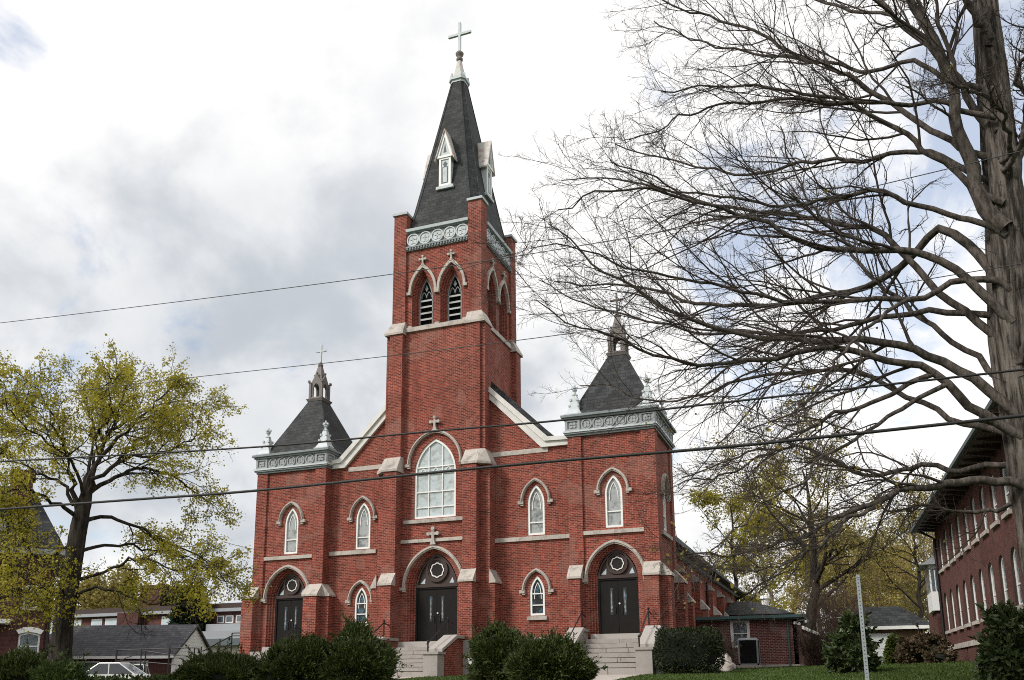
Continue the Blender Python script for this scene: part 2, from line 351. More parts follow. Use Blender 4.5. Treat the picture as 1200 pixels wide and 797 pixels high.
# ------------------------------------------------------------------ object helpers
def tag(o, label=None, cat=None, group=None, kind=None):
    if label: o['label'] = label
    if cat: o['category'] = cat
    if group: o['group'] = group
    if kind: o['kind'] = kind
    return o
def empty(name, loc, label=None, cat=None, group=None):
    o = bpy.data.objects.new(name, None); COL.objects.link(o)
    o.location = loc; o.empty_display_size = 0.3
    return tag(o, label, cat, group)
def wloc(o):
    v = Vector((0, 0, 0))
    while o is not None:
        v += o.location; o = o.parent
    return v
def link_mesh(name, me, parent=None, origin=None):
    o = bpy.data.objects.new(name, me); COL.objects.link(o)
    if parent is not None: o.parent = parent
    elif origin is not None: o.location = origin
    return o
class MB:
    def __init__(s): s.v = []; s.f = []; s.mi = []; s.cur = 0
    def add(s, vs, fs):
        n = len(s.v); s.v += [tuple(map(float, q)) for q in vs]
        for f in fs: s.f.append(tuple(n+i for i in f)); s.mi.append(s.cur)
    def box(s, x0, x1, y0, y1, z0, z1):
        s.add([(x0,y0,z0),(x1,y0,z0),(x1,y1,z0),(x0,y1,z0),(x0,y0,z1),(x1,y0,z1),(x1,y1,z1),(x0,y1,z1)],
              [(3,2,1,0),(4,5,6,7),(0,1,5,4),(1,2,6,5),(2,3,7,6),(3,0,4,7)])
    def hexa(s, b, t):
        n = len(b); s.add(list(b)+list(t), [tuple(range(n-1,-1,-1)), tuple(range(n,2*n))] + [(i,(i+1)%n,n+(i+1)%n,n+i) for i in range(n)])
    def frustum(s, cx, cy, z0, hx0, hy0, z1, hx1, hy1):
        q = lambda hx, hy, z: [(cx-hx,cy-hy,z),(cx+hx,cy-hy,z),(cx+hx,cy+hy,z),(cx-hx,cy+hy,z)]
        s.hexa(q(hx0,hy0,z0), q(hx1,hy1,z1))
    def prism(s, pts, axis, a, b):
        """polygon of 2-D points swept along an axis: 'y' -> pts are (x,z); 'x' -> pts are (y,z)"""
        if axis == 'y': A = [(p[0],a,p[1]) for p in pts]; B = [(p[0],b,p[1]) for p in pts]
        else: A = [(a,p[0],p[1]) for p in pts]; B = [(b,p[0],p[1]) for p in pts]
        s.hexa(A, B)
    def tube(s, path, rad, n=8, cap=True):
        path = [Vector(p) for p in path]
        if not hasattr(rad, '__len__'): rad = [rad]*len(path)
        rings = []
        for i, p in enumerate(path):
            a = path[max(i-1,0)]; b = path[min(i+1,len(path)-1)]
            t = (b-a).normalized(); ref = Vector((0,0,1)) if abs(t.z) < 0.9 else Vector((1,0,0))
            u = t.cross(ref).normalized(); w = t.cross(u)
            rings.append([p + (u*cos(2*pi*k/n) + w*sin(2*pi*k/n))*rad[i] for k in range(n)])
        vs = [q for r in rings for q in r]; fs = []
        for i in range(len(path)-1):
            for k in range(n): fs.append((i*n+k, i*n+(k+1)%n, (i+1)*n+(k+1)%n, (i+1)*n+k))
        if cap: fs.append(tuple(range(n-1,-1,-1))); fs.append(tuple((len(path)-1)*n+k for k in range(n)))
        s.add(vs, fs)
    def lathe(s, cx, cy, prof, n=12):
        s.tube([(cx,cy,z) for r,z in prof], [r for r,z in prof], n)
    def build(s, name, mat, parent=None, smooth=False, origin=None):
        off = wloc(parent) if parent is not None else (Vector(origin) if origin is not None else Vector((0,0,0)))
        me = bpy.data.meshes.new(name)
        me.from_pydata([(x-off.x, y-off.y, z-off.z) for x,y,z in s.v], [], s.f)
        for mm in (mat if isinstance(mat, (list, tuple)) else [mat]): me.materials.append(mm)
        if any(s.mi): me.polygons.foreach_set('material_index', s.mi)
        if smooth: me.polygons.foreach_set('use_smooth', [True]*len(me.polygons))
        me.validate(); me.update()
        return link_mesh(name, me, parent, origin)
class Face:
    """a wall plane: u along it, d out of it"""
    def __init__(s, o, u, n): s.o = Vector(o); s.u = Vector(u); s.n = Vector(n)
    def p(s, u, z, d=0.0):
        q = s.o + s.u*u + s.n*d; return (q.x, q.y, z)
def front(Y): return Face((0,Y,0), (1,0,0), (0,-1,0))
def right(X): return Face((X,0,0), (0,1,0), (1,0,0))
def left_(X): return Face((X,0,0), (0,1,0), (-1,0,0))
def back(Y): return Face((0,Y,0), (1,0,0), (0,1,0))
def rect(u0, u1, z0, z1): return [(u0,z0),(u1,z0),(u1,z1),(u0,z1)]
def arcpts(cx, a, zs, za, n=9):
    """right-hand arc from spring to apex then down the left"""
    h = za-zs; r = (a*a+h*h)/(2*a); ph = acos(max(-1,min(1,(r-a)/r))) if h <= r else pi/2
    rt = [(cx+a-r+r*cos(ph*i/n), zs+r*sin(ph*i/n)) for i in range(n+1)]
    rt[-1] = (cx, za)
    lt = [(2*cx-u, z) for u, z in rt[-2::-1]]
    return rt+lt
def gothic(cx, a, zb, zs, za, n=9): return [(cx-a,zb),(cx+a,zb)] + arcpts(cx,a,zs,za,n)
def panel(mb, F, outer, holes, d=0.0):
    polys = [[Vector((u,z,0)) for u,z in outer]] + [[Vector((u,z,0)) for u,z in h] for h in holes]
    tris = tessellate_polygon(polys); flat = [q for p in polys for q in p]
    mb.add([F.p(q.x,q.y,d) for q in flat], [tuple(t) for t in tris])
def reveal(mb, F, poly, d0, d1, closed=True):
    n = len(poly); m = n if closed else n-1
    mb.add([F.p(u,z,d0) for u,z in poly]+[F.p(u,z,d1) for u,z in poly], [(i,(i+1)%n,n+(i+1)%n,n+i) for i in range(m)])
def solid(mb, F, poly, d0, d1):
    panel(mb, F, poly, [], d0); panel(mb, F, poly, [], d1); reveal(mb, F, poly, d0, d1)
def band(mb, F, A, B, d0, d1, closed=False):
    """solid strip between two polylines of equal length"""
    n = len(A); vs = []
    for (au,az),(bu,bz) in zip(A,B): vs += [F.p(au,az,d0),F.p(bu,bz,d0),F.p(bu,bz,d1),F.p(au,az,d1)]
    fs = []
    for i in range(n if closed else n-1):
        j = (i+1)%n
        for k in range(4): fs.append((4*i+k,4*j+k,4*j+(k+1)%4,4*i+(k+1)%4))
    if not closed: fs += [(0,1,2,3),(4*n-4,4*n-3,4*n-2,4*n-1)]
    mb.add(vs, fs)
def fbox(mb, F, u0, u1, z0, z1, d0, d1): solid(mb, F, rect(u0,u1,z0,z1), d0, d1)
def circle(cu, cz, r, n=20, a0=0.0): return [(cu+r*cos(a0+2*pi*i/n), cz+r*sin(a0+2*pi*i/n)) for i in range(n)]
def hood(mb, F, cx, a, zs, za, w=0.125, d0=0.0, d1=0.13, foot=0.13, n=10):
    A = arcpts(cx,a,zs,za,n); B = arcpts(cx,a+w,zs,za+w*1.25,n)
    band(mb, F, A, B, d0, d1)
    A2 = arcpts(cx,a+w*0.35,zs,za+w*0.45,n); B2 = arcpts(cx,a+w*0.75,zs,za+w*0.95,n)
    band(mb, F, A2, B2, d1, d1+0.05)
    for sgn in (-1,1):
        u0 = cx+sgn*(a-0.02); u1 = cx+sgn*(a+w+foot)
        fbox(mb, F, min(u0,u1), max(u0,u1), zs-0.14, zs+0.015, d0, d1+0.02)
        u2 = cx+sgn*(a+w)
        fbox(mb, F, min(u0,u2), max(u0,u2), zs-0.22, zs-0.14, d0, d1-0.02)
def finial_cross(mb, F, cx, z0, h, d0=0.02, d1=0.16):
    """carved cross with leafy ends on top of a hood"""
    w = h*0.115
    solid(mb, F, [(cx-w*1.6,z0),(cx+w*1.6,z0),(cx+w*0.7,z0+h*0.3),(cx+w*0.6,z0+h),(cx-w*0.6,z0+h),(cx-w*0.7,z0+h*0.3)], d0, d1)
    zc = z0+h*0.68
    fbox(mb, F, cx-h*0.3, cx+h*0.3, zc-w*0.75, zc+w*0.75, d0+0.005, d1-0.005)
    for (u,z) in ((cx-h*0.3,zc),(cx+h*0.3,zc),(cx,z0+h)):
        solid(mb, F, circle(u,z,w*1.05,10), d0-0.01, d1+0.015)

# ------------------------------------------------------------------ ground
GY = [(-900,0.0),(-33,0.0),(-30,0.14),(-22,0.75),(-14,1.28),(-6,1.64),(-2,1.74),(6,1.93),(18,2.11),(40,2.5),(100,3.0),(500,5.0)]
def gz(x, y):
    x = np.asarray(x, float); y = np.asarray(y, float)
    z = np.interp(y, [a for a,b in GY], [b for a,b in GY])
    z = z + 0.028*np.clip(x-14,0,14)*np.clip((y+16)/16,0,1)
    s = np.clip((-14-x)/8,0,1); s = s*s*(3-2*s)
    z = z + s*(np.minimum(z,0.8)-z)
    return z
def sheet(name, xs, ys, mat, dz=0.0, label=None, kind='structure', wob=0.0):
    xs = np.array(xs); ys = np.array(ys); X, Yy = np.meshgrid(xs, ys); Z = gz(X, Yy)+dz
    if wob:
        Z = Z + wob*(np.sin(X*1.7+Yy*0.6)*np.sin(Yy*1.3-X*0.4)) * (np.abs(Yy) < 40)
    nx, ny = len(xs), len(ys)
    v = np.stack([X,Yy,Z],-1).reshape(-1,3)
    mb = MB(); mb.add(v.tolist(), [(j*nx+i,j*nx+i+1,(j+1)*nx+i+1,(j+1)*nx+i) for j in range(ny-1) for i in range(nx-1)])
    o = mb.build(name, mat, smooth=True); tag(o, label, None, None, kind); return o
gx = sorted(set([-900,-500,-250,-150,-100,-70] + list(np.arange(-50,50.1,1.0)) + [60,80,120,200,400,900]))
gy = sorted(set([-900,-400,-150,-80,-50,-38,-33,-31.5] + list(np.arange(-30,50.1,1.0)) + [60,80,120,200,400,900]))
sheet('lawn', gx, gy, M['lawn'], 0.0, 'green church lawn', wob=0.012)
sheet('road', [-900,-100,0,100,900], [-44,-40,-36.5], M['asphalt'], 0.004, 'asphalt street in front of the lawn')
mb = MB(); mb.box(-300,300,-36.5,-36.3,-0.1,0.13); tag(mb.build('kerb', M['concrete']), 'granite kerb along the street', None, None, 'structure')
mb = MB(); mb.box(-300,300,-36.3,-34.6,-0.1,0.10); tag(mb.build('pavement', M['concrete']), 'concrete pavement along the street', None, None, 'structure')
sheet('path', np.linspace(8.2,11.3,5), np.linspace(-34.6,-3.55,40), M['concrete'], 0.02, 'pale concrete path to the right steps')
sheet('path', np.linspace(-1.7,1.7,5), np.linspace(-34.6,-4.2,40), M['concrete'], 0.02, 'pale concrete path to the middle steps')
sheet('driveway', [-60,-40,-24,-19], np.linspace(-12,5,10), M['asphalt'], 0.02, 'asphalt driveway beside the church')
sheet('soil', np.linspace(10.9,15.2,8), np.linspace(13.5,17.6,6), M['soil'], 0.02, 'bed of brown mulch by the annex wall')

# ------------------------------------------------------------------ church
CH = empty('church', (0,0,2.0), 'red brick Gothic church with a tall slate spire and twin corner turrets', 'church')
def P(mb, name, mat, parent=None, smooth=False): return mb.build(name, M[mat], parent if parent is not None else CH, smooth)
ZB = 1.4     # foot of the walls, below grade

def gwindow(F, cx, a, zb, zs, za, glass, depth=0.18, cols=1, bars=(), frame=0.1, hoodp=None, sill=None, tracery=True, name='window'):
    fr = MB()
    po = gothic(cx,a,zb,zs,za); pi_ = gothic(cx,a-frame,zb+frame,zs,za-frame*1.5)
    band(fr, F, po, pi_, -depth, -depth+0.11, True)
    m = 0.022
    for k in range(1, cols):
        u = cx-a+2*a*k/cols
        t = abs(u-cx)/a; h = za-zs; r = (a*a+h*h)/(2*a); zt = zs+sqrt(max(0,r*r-(abs(u-cx)-(a-r))**2))
        fbox(fr, F, u-m, u+m, zb+0.02, zt-0.06, -depth+0.01, -depth+0.08)
    for z in bars:
        hw = a-0.03
        if z > zs:
            h = za-zs; r = (a*a+h*h)/(2*a); hw = (a-r)+sqrt(max(0,r*r-(z-zs)**2))-0.04
        fbox(fr, F, cx-hw, cx+hw, z-m*1.2, z+m*1.2, -depth+0.012, -depth+0.085)
    if tracery:
        w = (a-frame)/max(cols,1)
        if cols > 1:
            for k in range(cols):
                uc = cx-a+frame+(2*(a-frame))*(k+0.5)/cols; zt = zs+0.02
                band(fr, F, arcpts(uc,w-0.02-w/2,zt,zt+w*0.72,6), arcpts(uc,w/2-0.045,zt,zt+w*0.72-0.05,6), -depth+0.01, -depth+0.06)
        else:
            wi = (a-frame)*0.62; z0_ = zs-0.02; z1_ = zs+(za-zs)*0.62
            band(fr, F, arcpts(cx,wi,z0_,z1_,6), arcpts(cx,wi-0.03,z0_,z1_-0.05,6), -depth+0.01, -depth+0.06)
            for sg in (-1,1): fbox(fr, F, cx+sg*wi-0.015-0.0, cx+sg*wi+0.015, z0_-0.28, z0_, -depth+0.01, -depth+0.055)
    wo_ = P(fr, name, 'white')
    g = MB(); panel(g, F, gothic(cx,a-0.03,zb+0.03,zs,za-0.05), [], -depth+0.025); P(g, 'pane', glass, wo_)
    if hoodp:
        ha, hzs, hza = hoodp; h_ = MB(); hood(h_, F, cx, ha, hzs, hza); P(h_, 'hood_mould', 'stone')
    if sill:
        s_ = MB(); u0,u1,z0,z1 = sill
        s_.hexa([F.p(u0,z0,-0.1),F.p(u1,z0,-0.1),F.p(u1,z0,0.12),F.p(u0,z0,0.12)], [F.p(u0,z1+0.03,-0.1),F.p(u1,z1+0.03,-0.1),F.p(u1,z1-0.02,0.12),F.p(u0,z1-0.02,0.12)])
        P(s_, 'sill', 'stone')
    return wo_

def portal(F, cx, a, zb, zhead, za, depth, hoodp, wall):
    """stepped brick arch with double doors; returns the hole polygon"""
    zs = zhead-0.15
    steps = [(a+0.30, za+0.26, 0.0), (a+0.2, za+0.17, 0.10), (a+0.1, za+0.09, 0.2), (a, za, 0.3)]
    hole = gothic(cx, steps[0][0], zb, zs, steps[0][1])
    for (a0,z0,d0),(a1,z1,d1) in zip(steps[:-1], steps[1:]):
        p0 = gothic(cx,a0,zb,zs,z0); p1 = gothic(cx,a1,zb,zs,z1)
        reveal(wall, F, p0, -d0, -d1)
        panel(wall, F, p0, [[(u,z+0.001) for u,z in p1]], -d1)
    pl = gothic(cx,a,zb,zs,za); reveal(wall, F, pl, -0.3, -depth-0.05)
    D = -depth
    # tympanum
    ty = MB(); tp = [(cx-a,zhead),(cx+a,zhead)]+arcpts(cx,a,zhead+0.001,za)
    panel(ty, F, tp, [], D+0.02)
    band(ty, F, arcpts(cx,a,zhead,za), arcpts(cx,a-0.12,zhead,za-0.17), D+0.02, D+0.12)
    fbox(ty, F, cx-a, cx+a, zhead, zhead+0.14, D+0.02, D+0.14)
    cz = zhead+(za-zhead)*0.50; rr = min(a*0.47,(za-zhead)*0.34)
    for (r0,r1,dd) in ((rr*1.12,rr*0.94,0.12),(rr*0.94,rr*0.8,0.08)):
        band(ty, F, circle(cx,cz,r0,28), circle(cx,cz,r1,28), D+0.02, D+dd, True)
    T = P(ty, 'tympanum', 'brownwood')
    rg = MB(); ro = [(cx+(rr*0.64+rr*0.075*abs(cos(4*2*pi*i/64)))*cos(2*pi*i/64), cz+(rr*0.64+rr*0.075*abs(cos(4*2*pi*i/64)))*sin(2*pi*i/64)) for i in range(64)]
    ri = [(cx+(u-cx)*0.86, cz+(z-cz)*0.86) for u,z in ro]
    band(rg, F, ro, ri, D+0.02, D+0.07, True); P(rg, 'tracery_ring', 'white', T)
    g = MB(); panel(g, F, circle(cx,cz,rr*0.58,20), [], D+0.028); P(g, 'pane', 'brown_glass', T)
    for sgn in (-1,1):
        g = MB(); u = cx+sgn*a*0.70
        tri = [(u-0.13,zhead+0.2),(u+0.13,zhead+0.2),(u+0.09-sgn*0.06,zhead+0.2+0.28)] if wall is not None else []
        panel(g, F, tri, [], D+0.03); P(g, 'side_pane', 'glass_blind', T)
    # frame and leaves
    fr = MB()
    fbox(fr, F, cx-a, cx-a+0.1, zb, zhead, D, D+0.1); fbox(fr, F, cx+a-0.1, cx+a, zb, zhead, D, D+0.1)
    fbox(fr, F, cx-a+0.1, cx+a-0.1, zhead-0.08, zhead, D, D+0.1)
    P(fr, 'door_frame', 'black')
    for sgn in (-1,1):
        d = MB(); u0 = cx+sgn*0.008; u1 = cx+sgn*(a-0.1); ua,ub = min(u0,u1),max(u0,u1)
        fbox(d, F, ua, ub, zb+0.015, zhead-0.08, D, D+0.05)
        do = P(d, 'door', 'black')
        hd = MB(); uh = cx+sgn*0.16
        fbox(hd, F, uh-0.035, uh+0.035, zb+0.95, zb+1.32, D+0.05, D+0.07)
        hd.tube([F.p(uh,zb+1.0,D+0.07),F.p(uh,zb+1.0,D+0.13),F.p(uh,zb+1.27,D+0.13),F.p(uh,zb+1.27,D+0.07)], 0.014, 6)
        P(hd, 'handle', 'iron', do)
        sl = MB(); us = cx+sgn*0.32; zt = zhead-0.45
        fbox(sl, F, us-0.075, us+0.075, zt-1.25, zt, D+0.05, D+0.058); P(sl, 'slit_pane', 'glass_dark', do)
        or_ = MB(); h_ = [(0.0,0.05),(0.03,0.12),(0.012,0.2),(0.05,0.3),(0.012,0.42),(0.03,0.55),(0.012,0.7),(0.03,0.85),(0.01,1.0),(0.0,1.12)]
        solid(or_, F, [(us+w,zt-1.2+h) for w,h in h_]+[(us-w,zt-1.2+h) for w,h in h_[-2:0:-1]], D+0.058, D+0.075)
        P(or_, 'iron_ornament', 'ac_grey', do)
        if sgn < 0:
            lk = MB(); solid(lk, F, circle(cx+0.06,zb+1.42,0.045,12), D+0.05, D+0.085); P(lk, 'lock', 'chrome', do)
    ha, hzs, hza = hoodp; h_ = MB(); hood(h_, F, cx, ha, hzs, hza, w=0.15, d1=0.12, foot=0.14, n=12); P(h_, 'hood_mould', 'stone')
    return hole

def buttress_cap_front(mb, x0, x1, yf, z0, yb, z1, ov=0.06):
    """sloped stone on a front-facing buttress: front lip at (yf,z0), meets wall at (yb,z1)"""
    mb.prism([(yf-ov,z0),(yf-ov,z0+0.1),(yb,z1),(yb+0.02,z1),(yb+0.02,z0)], 'x', x0-ov, x1+ov)
def buttress_cap_side(mb, xs, z0, xb, z1, y0, y1, ov=0.06):
    sg = 1 if xs > xb else -1
    mb.prism([(xs+sg*ov,z0),(xs+sg*ov,z0+0.1),(xb,z1),(xb-sg*0.02,z1),(xb-sg*0.02,z0)], 'y', y0-ov, y1+ov)

# ---- tower
TW = MB()                    # tower brick
TC = (0.0, 1.97)             # centre of the tower plan
HB = 2.62                    # half width of the belfry stage
Fp = front(-0.55)
mainhole = portal(Fp, 0.0, 1.16, 3.4, 6.12, 7.85, 0.42, (1.58, 6.12, 8.02), TW)
winhole = gothic(0.0, 1.17, 9.62, 12.0, 13.80)
panel(TW, Fp, rect(-1.9,1.9,ZB,19.9), [mainhole, winhole]); reveal(TW, Fp, winhole, 0, -0.2)
gwindow(Fp, 0.0, 1.17, 9.62, 12.0, 13.80, 'glass_big', 0.16, 3, (10.2, 11.0, 11.95, 12.32), 0.1, None, (-1.72,1.72,9.38,9.58))
h_ = MB(); hood(h_, Fp, 0.0, 1.42, 12.5, 14.08, 0.13, 0, 0.15, 0.12, 12); finial_cross(h_, Fp, 0.0, 14.18, 0.72); P(h_, 'hood_mould', 'stone')
sb = MB(); fbox(sb, Fp, -1.86, 1.86, 8.38, 8.55, -0.05, 0.10); P(sb, 'string_course', 'stone')
fc = MB(); finial_cross(fc, Fp, 0.0, 8.22, 0.82, 0.1, 0.22); P(fc, 'carved_cross', 'stone')
# core walls (sides and back)
TW.box(-2.55, -1.86, -0.5, 4.5, ZB, 19.9); TW.box(1.86, 2.55, -0.5, 4.5, ZB, 19.9); TW.box(-1.86, 1.86, 4.0, 4.5, ZB, 19.9)
for s in (-1, 1):
    def X(a, b): return (min(s*a,s*b), max(s*a,s*b))
    # front buttress, three stages
    for (x0,x1,yf,z0,z1) in ((1.86,2.54,-1.62,ZB,6.2),(1.86,2.60,-1.26,6.2,12.2),(1.86,2.62,-0.87,12.2,19.78)):
        TW.box(*X(x0,x1), yf, -0.45, z0, z1)
    # side buttress
    for (xo,yf,yb,z0,z1) in ((3.38,-0.80,0.15,ZB,6.2),(3.13,-0.78,0.12,6.2,12.1),(2.86,-0.73,0.10,12.1,19.78)):
        TW.box(*X(2.5,xo), yf, yb, z0, z1)
    # rear corner buttresses
    TW.box(*X(2.5,2.86), 3.9, 4.62, 12.0, 19.78); TW.box(*X(1.86,2.62), 4.4, 4.85, 12.0, 19.78)
    x0,x1 = X(1.86,2.54); cp = MB(); buttress_cap_front(cp, x0, x1, -1.62, 6.17, -1.26, 6.82); P(cp, 'buttress_cap', 'stone')
    cp = MB(); buttress_cap_side(cp, s*3.38, 6.14, s*3.13, 6.82, -0.80, 0.15); P(cp, 'buttress_cap', 'stone')
    # one hipped stone over both buttresses of the corner
    cp = MB()
    lo = [(s*1.80,-1.33),(s*2.67,-1.33),(s*3.22,-0.86),(s*3.22,0.2),(s*1.80,0.2)]
    hi = [(s*1.83,-0.86),(s*2.60,-0.86),(s*2.86,-0.72),(s*2.86,0.12),(s*1.83,0.12)]
    cp.hexa([(x,y,12.08) for x,y in lo],[(x,y,12.2) for x,y in lo]); cp.hexa([(x,y,12.2) for x,y in lo],[(x,y,12.93) for x,y in hi]); P(cp, 'buttress_cap', 'stone')
    pb = MB(); x0,x1 = X(1.80,2.60); pb.box(x0,x1,-1.70,-1.5,ZB,3.38); x0,x1 = X(2.6,3.46); pb.box(x0,x1,-0.88,0.1,ZB,3.38); P(pb, 'plinth', 'granite')

# ---- belfry stage: the same design on all four faces
def turned(k):
    """face k of the belfry (0 front, 1 right, 2 back, 3 left), u measured from the tower axis"""
    a = k*pi/2; c, s_ = cos(a), sin(a)
    def mk(d):
        n = Vector((s_, -c, 0)); u = Vector((c, s_, 0))
        o = Vector((TC[0],TC[1],0)) + n*d
        return Face(o, u, n)
    return mk
BZ0, BZ1, PT = 19.78, 26.72, 26.85
for k in range(4):
    mk = turned(k); F = mk(2.48)
    holes = []
    for cu in (-0.85, 0.85):
        st = [(0.66, 23.35, 0.0), (0.58, 23.26, 0.12), (0.50, 23.16, 0.24), (0.42, 23.05, 0.36)]
        zs = 21.75
        hole = gothic(cu, st[0][0], 20.12, zs, st[0][1]); holes.append(hole)
        for (a0,z0,d0),(a1,z1,d1) in zip(st[:-1], st[1:]):
            p0 = gothic(cu,a0,20.12,zs,z0); p1 = gothic(cu,a1,20.12,zs,z1)
            reveal(TW, F, p0, -d0, -d1); panel(TW, F, p0, [[(u,z+0.001) for u,z in p1]], -d1)
        pl = gothic(cu,0.42,20.12,zs,23.05); reveal(TW, F, pl, -0.36, -0.7)
        # louvred opening
        fr = MB(); band(fr, F, pl, gothic(cu,0.35,20.2,zs,22.93), -0.5, -0.4, True)
        band(fr, F, arcpts(cu-0.15,0.16,21.95,22.3,6), arcpts(cu-0.15,0.125,21.95,22.25,6), -0.5, -0.42)
        band(fr, F, arcpts(cu+0.15,0.16,21.95,22.3,6), arcpts(cu+0.15,0.125,21.95,22.25,6), -0.5, -0.42)
        solid(fr, F, [(cu,22.3),(cu+0.1,22.47),(cu,22.7),(cu-0.1,22.47)], -0.5, -0.43)
        lo = P(fr, 'louvred_opening', 'grey_paint')
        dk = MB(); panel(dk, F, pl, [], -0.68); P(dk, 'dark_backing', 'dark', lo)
        for i in range(5):
            z = 20.28+i*0.36; lv = MB()
            lv.hexa([F.p(cu-0.37,z,-0.40),F.p(cu+0.37,z,-0.40),F.p(cu+0.37,z+0.14,-0.62),F.p(cu-0.37,z+0.14,-0.62)],
                    [F.p(cu-0.37,z+0.10,-0.40),F.p(cu+0.37,z+0.10,-0.40),F.p(cu+0.37,z+0.17,-0.62),F.p(cu-0.37,z+0.17,-0.62)])
            P(lv, 'louver_board', 'louver', lo)
        hd = MB(); A = arcpts(cu,0.70,22.15,23.5,10); B = arcpts(cu,0.83,22.15,23.72,10)
        band(hd, F, A, B, 0, 0.13); finial_cross(hd, F, cu, 23.6, 0.56, 0.02, 0.14)
        for sg in (-1,1):
            if sg*cu > 0: fbox(hd, F, min(cu+sg*0.70,cu+sg*0.93), max(cu+sg*0.70,cu+sg*0.93), 22.0, 22.16, 0, 0.15)
            else: fbox(hd, F, min(cu+sg*0.70,cu+sg*0.845), max(cu+sg*0.70,cu+sg*0.845), 21.9, 22.16, 0, 0.15)
        P(hd, 'hood_mould', 'stone')
    panel(TW, F, rect(-1.86,1.86,BZ0,24.66), holes)
    sl = MB(); fbox(sl, F, -1.86, 1.86, 19.86, 20.10, -0.35, 0.16)
    for cu in (-1.62,0.0,1.62): fbox(sl, F, cu-0.12, cu+0.12, 20.10, 20.24, -0.2, 0.05)
    P(sl, 'sill', 'stone')
    # corner pier between this face and the next, clasping
    mk2 = mk(HB)
    q = [mk2.p(1.86,0,0)[:2], mk2.p(HB,0,0)[:2], mk2.p(HB,0,-0.76)[:2], mk2.p(1.86,0,-0.76)[:2]]
    TW.hexa([(x,y,BZ0) for x,y in q], [(x,y,PT) for x,y in q])
    cpz = MB(); q2 = [mk2.p(1.80,0,0.08)[:2], mk2.p(HB+0.08,0,0.08)[:2], mk2.p(HB+0.08,0,-0.82)[:2], mk2.p(1.80,0,-0.82)[:2]]
    cpz.hexa([(x,y,PT) for x,y in q2], [(x,y,PT+0.14) for x,y in q2]); P(cpz, 'pier_cap', 'paint_tower')
    # set-off stones under the pier (sloped on both outer sides)
    cs = MB()
    o = 0.30
    b = [mk2.p(1.80,0,o)[:2], mk2.p(HB+o,0,o)[:2], mk2.p(HB+o,0,-0.82)[:2], mk2.p(1.80,0,-0.82)[:2]]
    t = [mk2.p(1.82,0,0.01)[:2], mk2.p(HB+0.01,0,0.01)[:2], mk2.p(HB+0.01,0,-0.80)[:2], mk2.p(1.82,0,-0.80)[:2]]
    cs.hexa([(x,y,19.72) for x,y in b], [(x,y,19.84) for x,y in b]); cs.hexa([(x,y,19.84) for x,y in b], [(x,y,20.45) for x,y in t])
    P(cs, 'buttress_cap', 'stone')
    # painted cornice with roundels
    cn = MB()
    fbox(cn, F, -1.86, 1.86, 24.62, 24.78, -0.1, 0.10)
    for i in range(22): u = -1.78+i*0.17; fbox(cn, F, u-0.04, u+0.04, 24.66, 24.76, 0.10, 0.17)
    fbox(cn, F, -1.86, 1.86, 24.78, 24.86, -0.1, 0.17)
    fbox(cn, F, -1.86, 1.86, 25.64, 25.72, -0.1, 0.12)
    P(cn, 'cornice', 'grey_paint')
    fz = MB(); fbox(fz, F, -1.86, 1.86, 24.86, 25.64, -0.1, 0.04); fz_o = P(fz, 'frieze', 'grey_paint')
    rd = MB()
    for i in range(5):
        u = -1.47+i*0.735; band(rd, F, circle(u,25.25,0.37,22), circle(u,25.25,0.31,22), 0.04, 0.11, True); solid(rd, F, circle(u,25.25,0.31,22), 0.04, 0.055)
        for j in range(4):
            a = pi/4+j*pi/2; solid(rd, F, circle(u+0.14*cos(a),25.25+0.14*sin(a),0.125,10), 0.055, 0.085)
    P(rd, 'roundels', 'paint', fz_o)
    tm = MB()
    tm.hexa([F.p(-1.86,25.72,-0.35),F.p(1.86,25.72,-0.35),F.p(1.86,25.72,0.22),F.p(-1.86,25.72,0.22)],
            [F.p(-1.86,25.95,-0.35),F.p(1.86,25.95,-0.35),F.p(1.86,25.88,0.24),F.p(-1.86,25.88,0.24)])
    P(tm, 'cornice_top', 'paint_tower')
P(TW, 'tower_wall', 'brick')

# ---- spire
AX, AY = 0.12, 1.97
def spire_ring(w, c, z): return [(AX-w+c,AY-w,z),(AX+w-c,AY-w,z),(AX+w,AY-w+c,z),(AX+w,AY+w-c,z),(AX+w-c,AY+w,z),(AX-w+c,AY+w,z),(AX-w,AY+w-c,z),(AX-w,AY-w+c,z)]
SP = [(2.34,0.40,25.80),(2.02,0.42,27.4),(1.70,0.40,29.2),(0.40,0.15,36.3)]
def spire_w(z):
    for (w0,c0,z0),(w1,c1,z1) in zip(SP[:-1],SP[1:]):
        if z <= z1: return w0+(w1-w0)*(z-z0)/(z1-z0)
    return SP[-1][0]
s_ = MB()
for (w0,c0,z0),(w1,c1,z1) in zip(SP[:-1],SP[1:]):
    n = len(s_.v); s_.add(spire_ring(w0,c0,z0)+spire_ring(w1,c1,z1), [(i,(i+1)%8,8+(i+1)%8,8+i) for i in range(8)])
SPO = P(s_, 'spire', 'slate')
hp = MB()
for i in range(8):
    hp.tube([spire_ring(w,c,z)[i] for w,c,z in SP], 0.035, 5)
P(hp, 'hip_ridges', 'slate', SPO)
cl = MB()
for (w,c,z0,z1) in ((0.45,0.17,36.2,36.36),(0.53,0.2,36.36,36.52),(0.44,0.17,36.52,36.62)): cl.hexa(spire_ring(w,c,z0), spire_ring(w,c,z1))
for i in range(8):
    x,y,z = spire_ring(0.44,0.16,36.6)[i]; cl.box(x-0.05,x+0.05,y-0.05,y+0.05,36.58,36.8)
P(cl, 'spire_collar', 'paint', SPO)
cn = MB(); cn.hexa(spire_ring(0.33,0.12,36.62), spire_ring(0.12,0.05,37.9)); P(cn, 'spirelet', 'rusty', SPO)
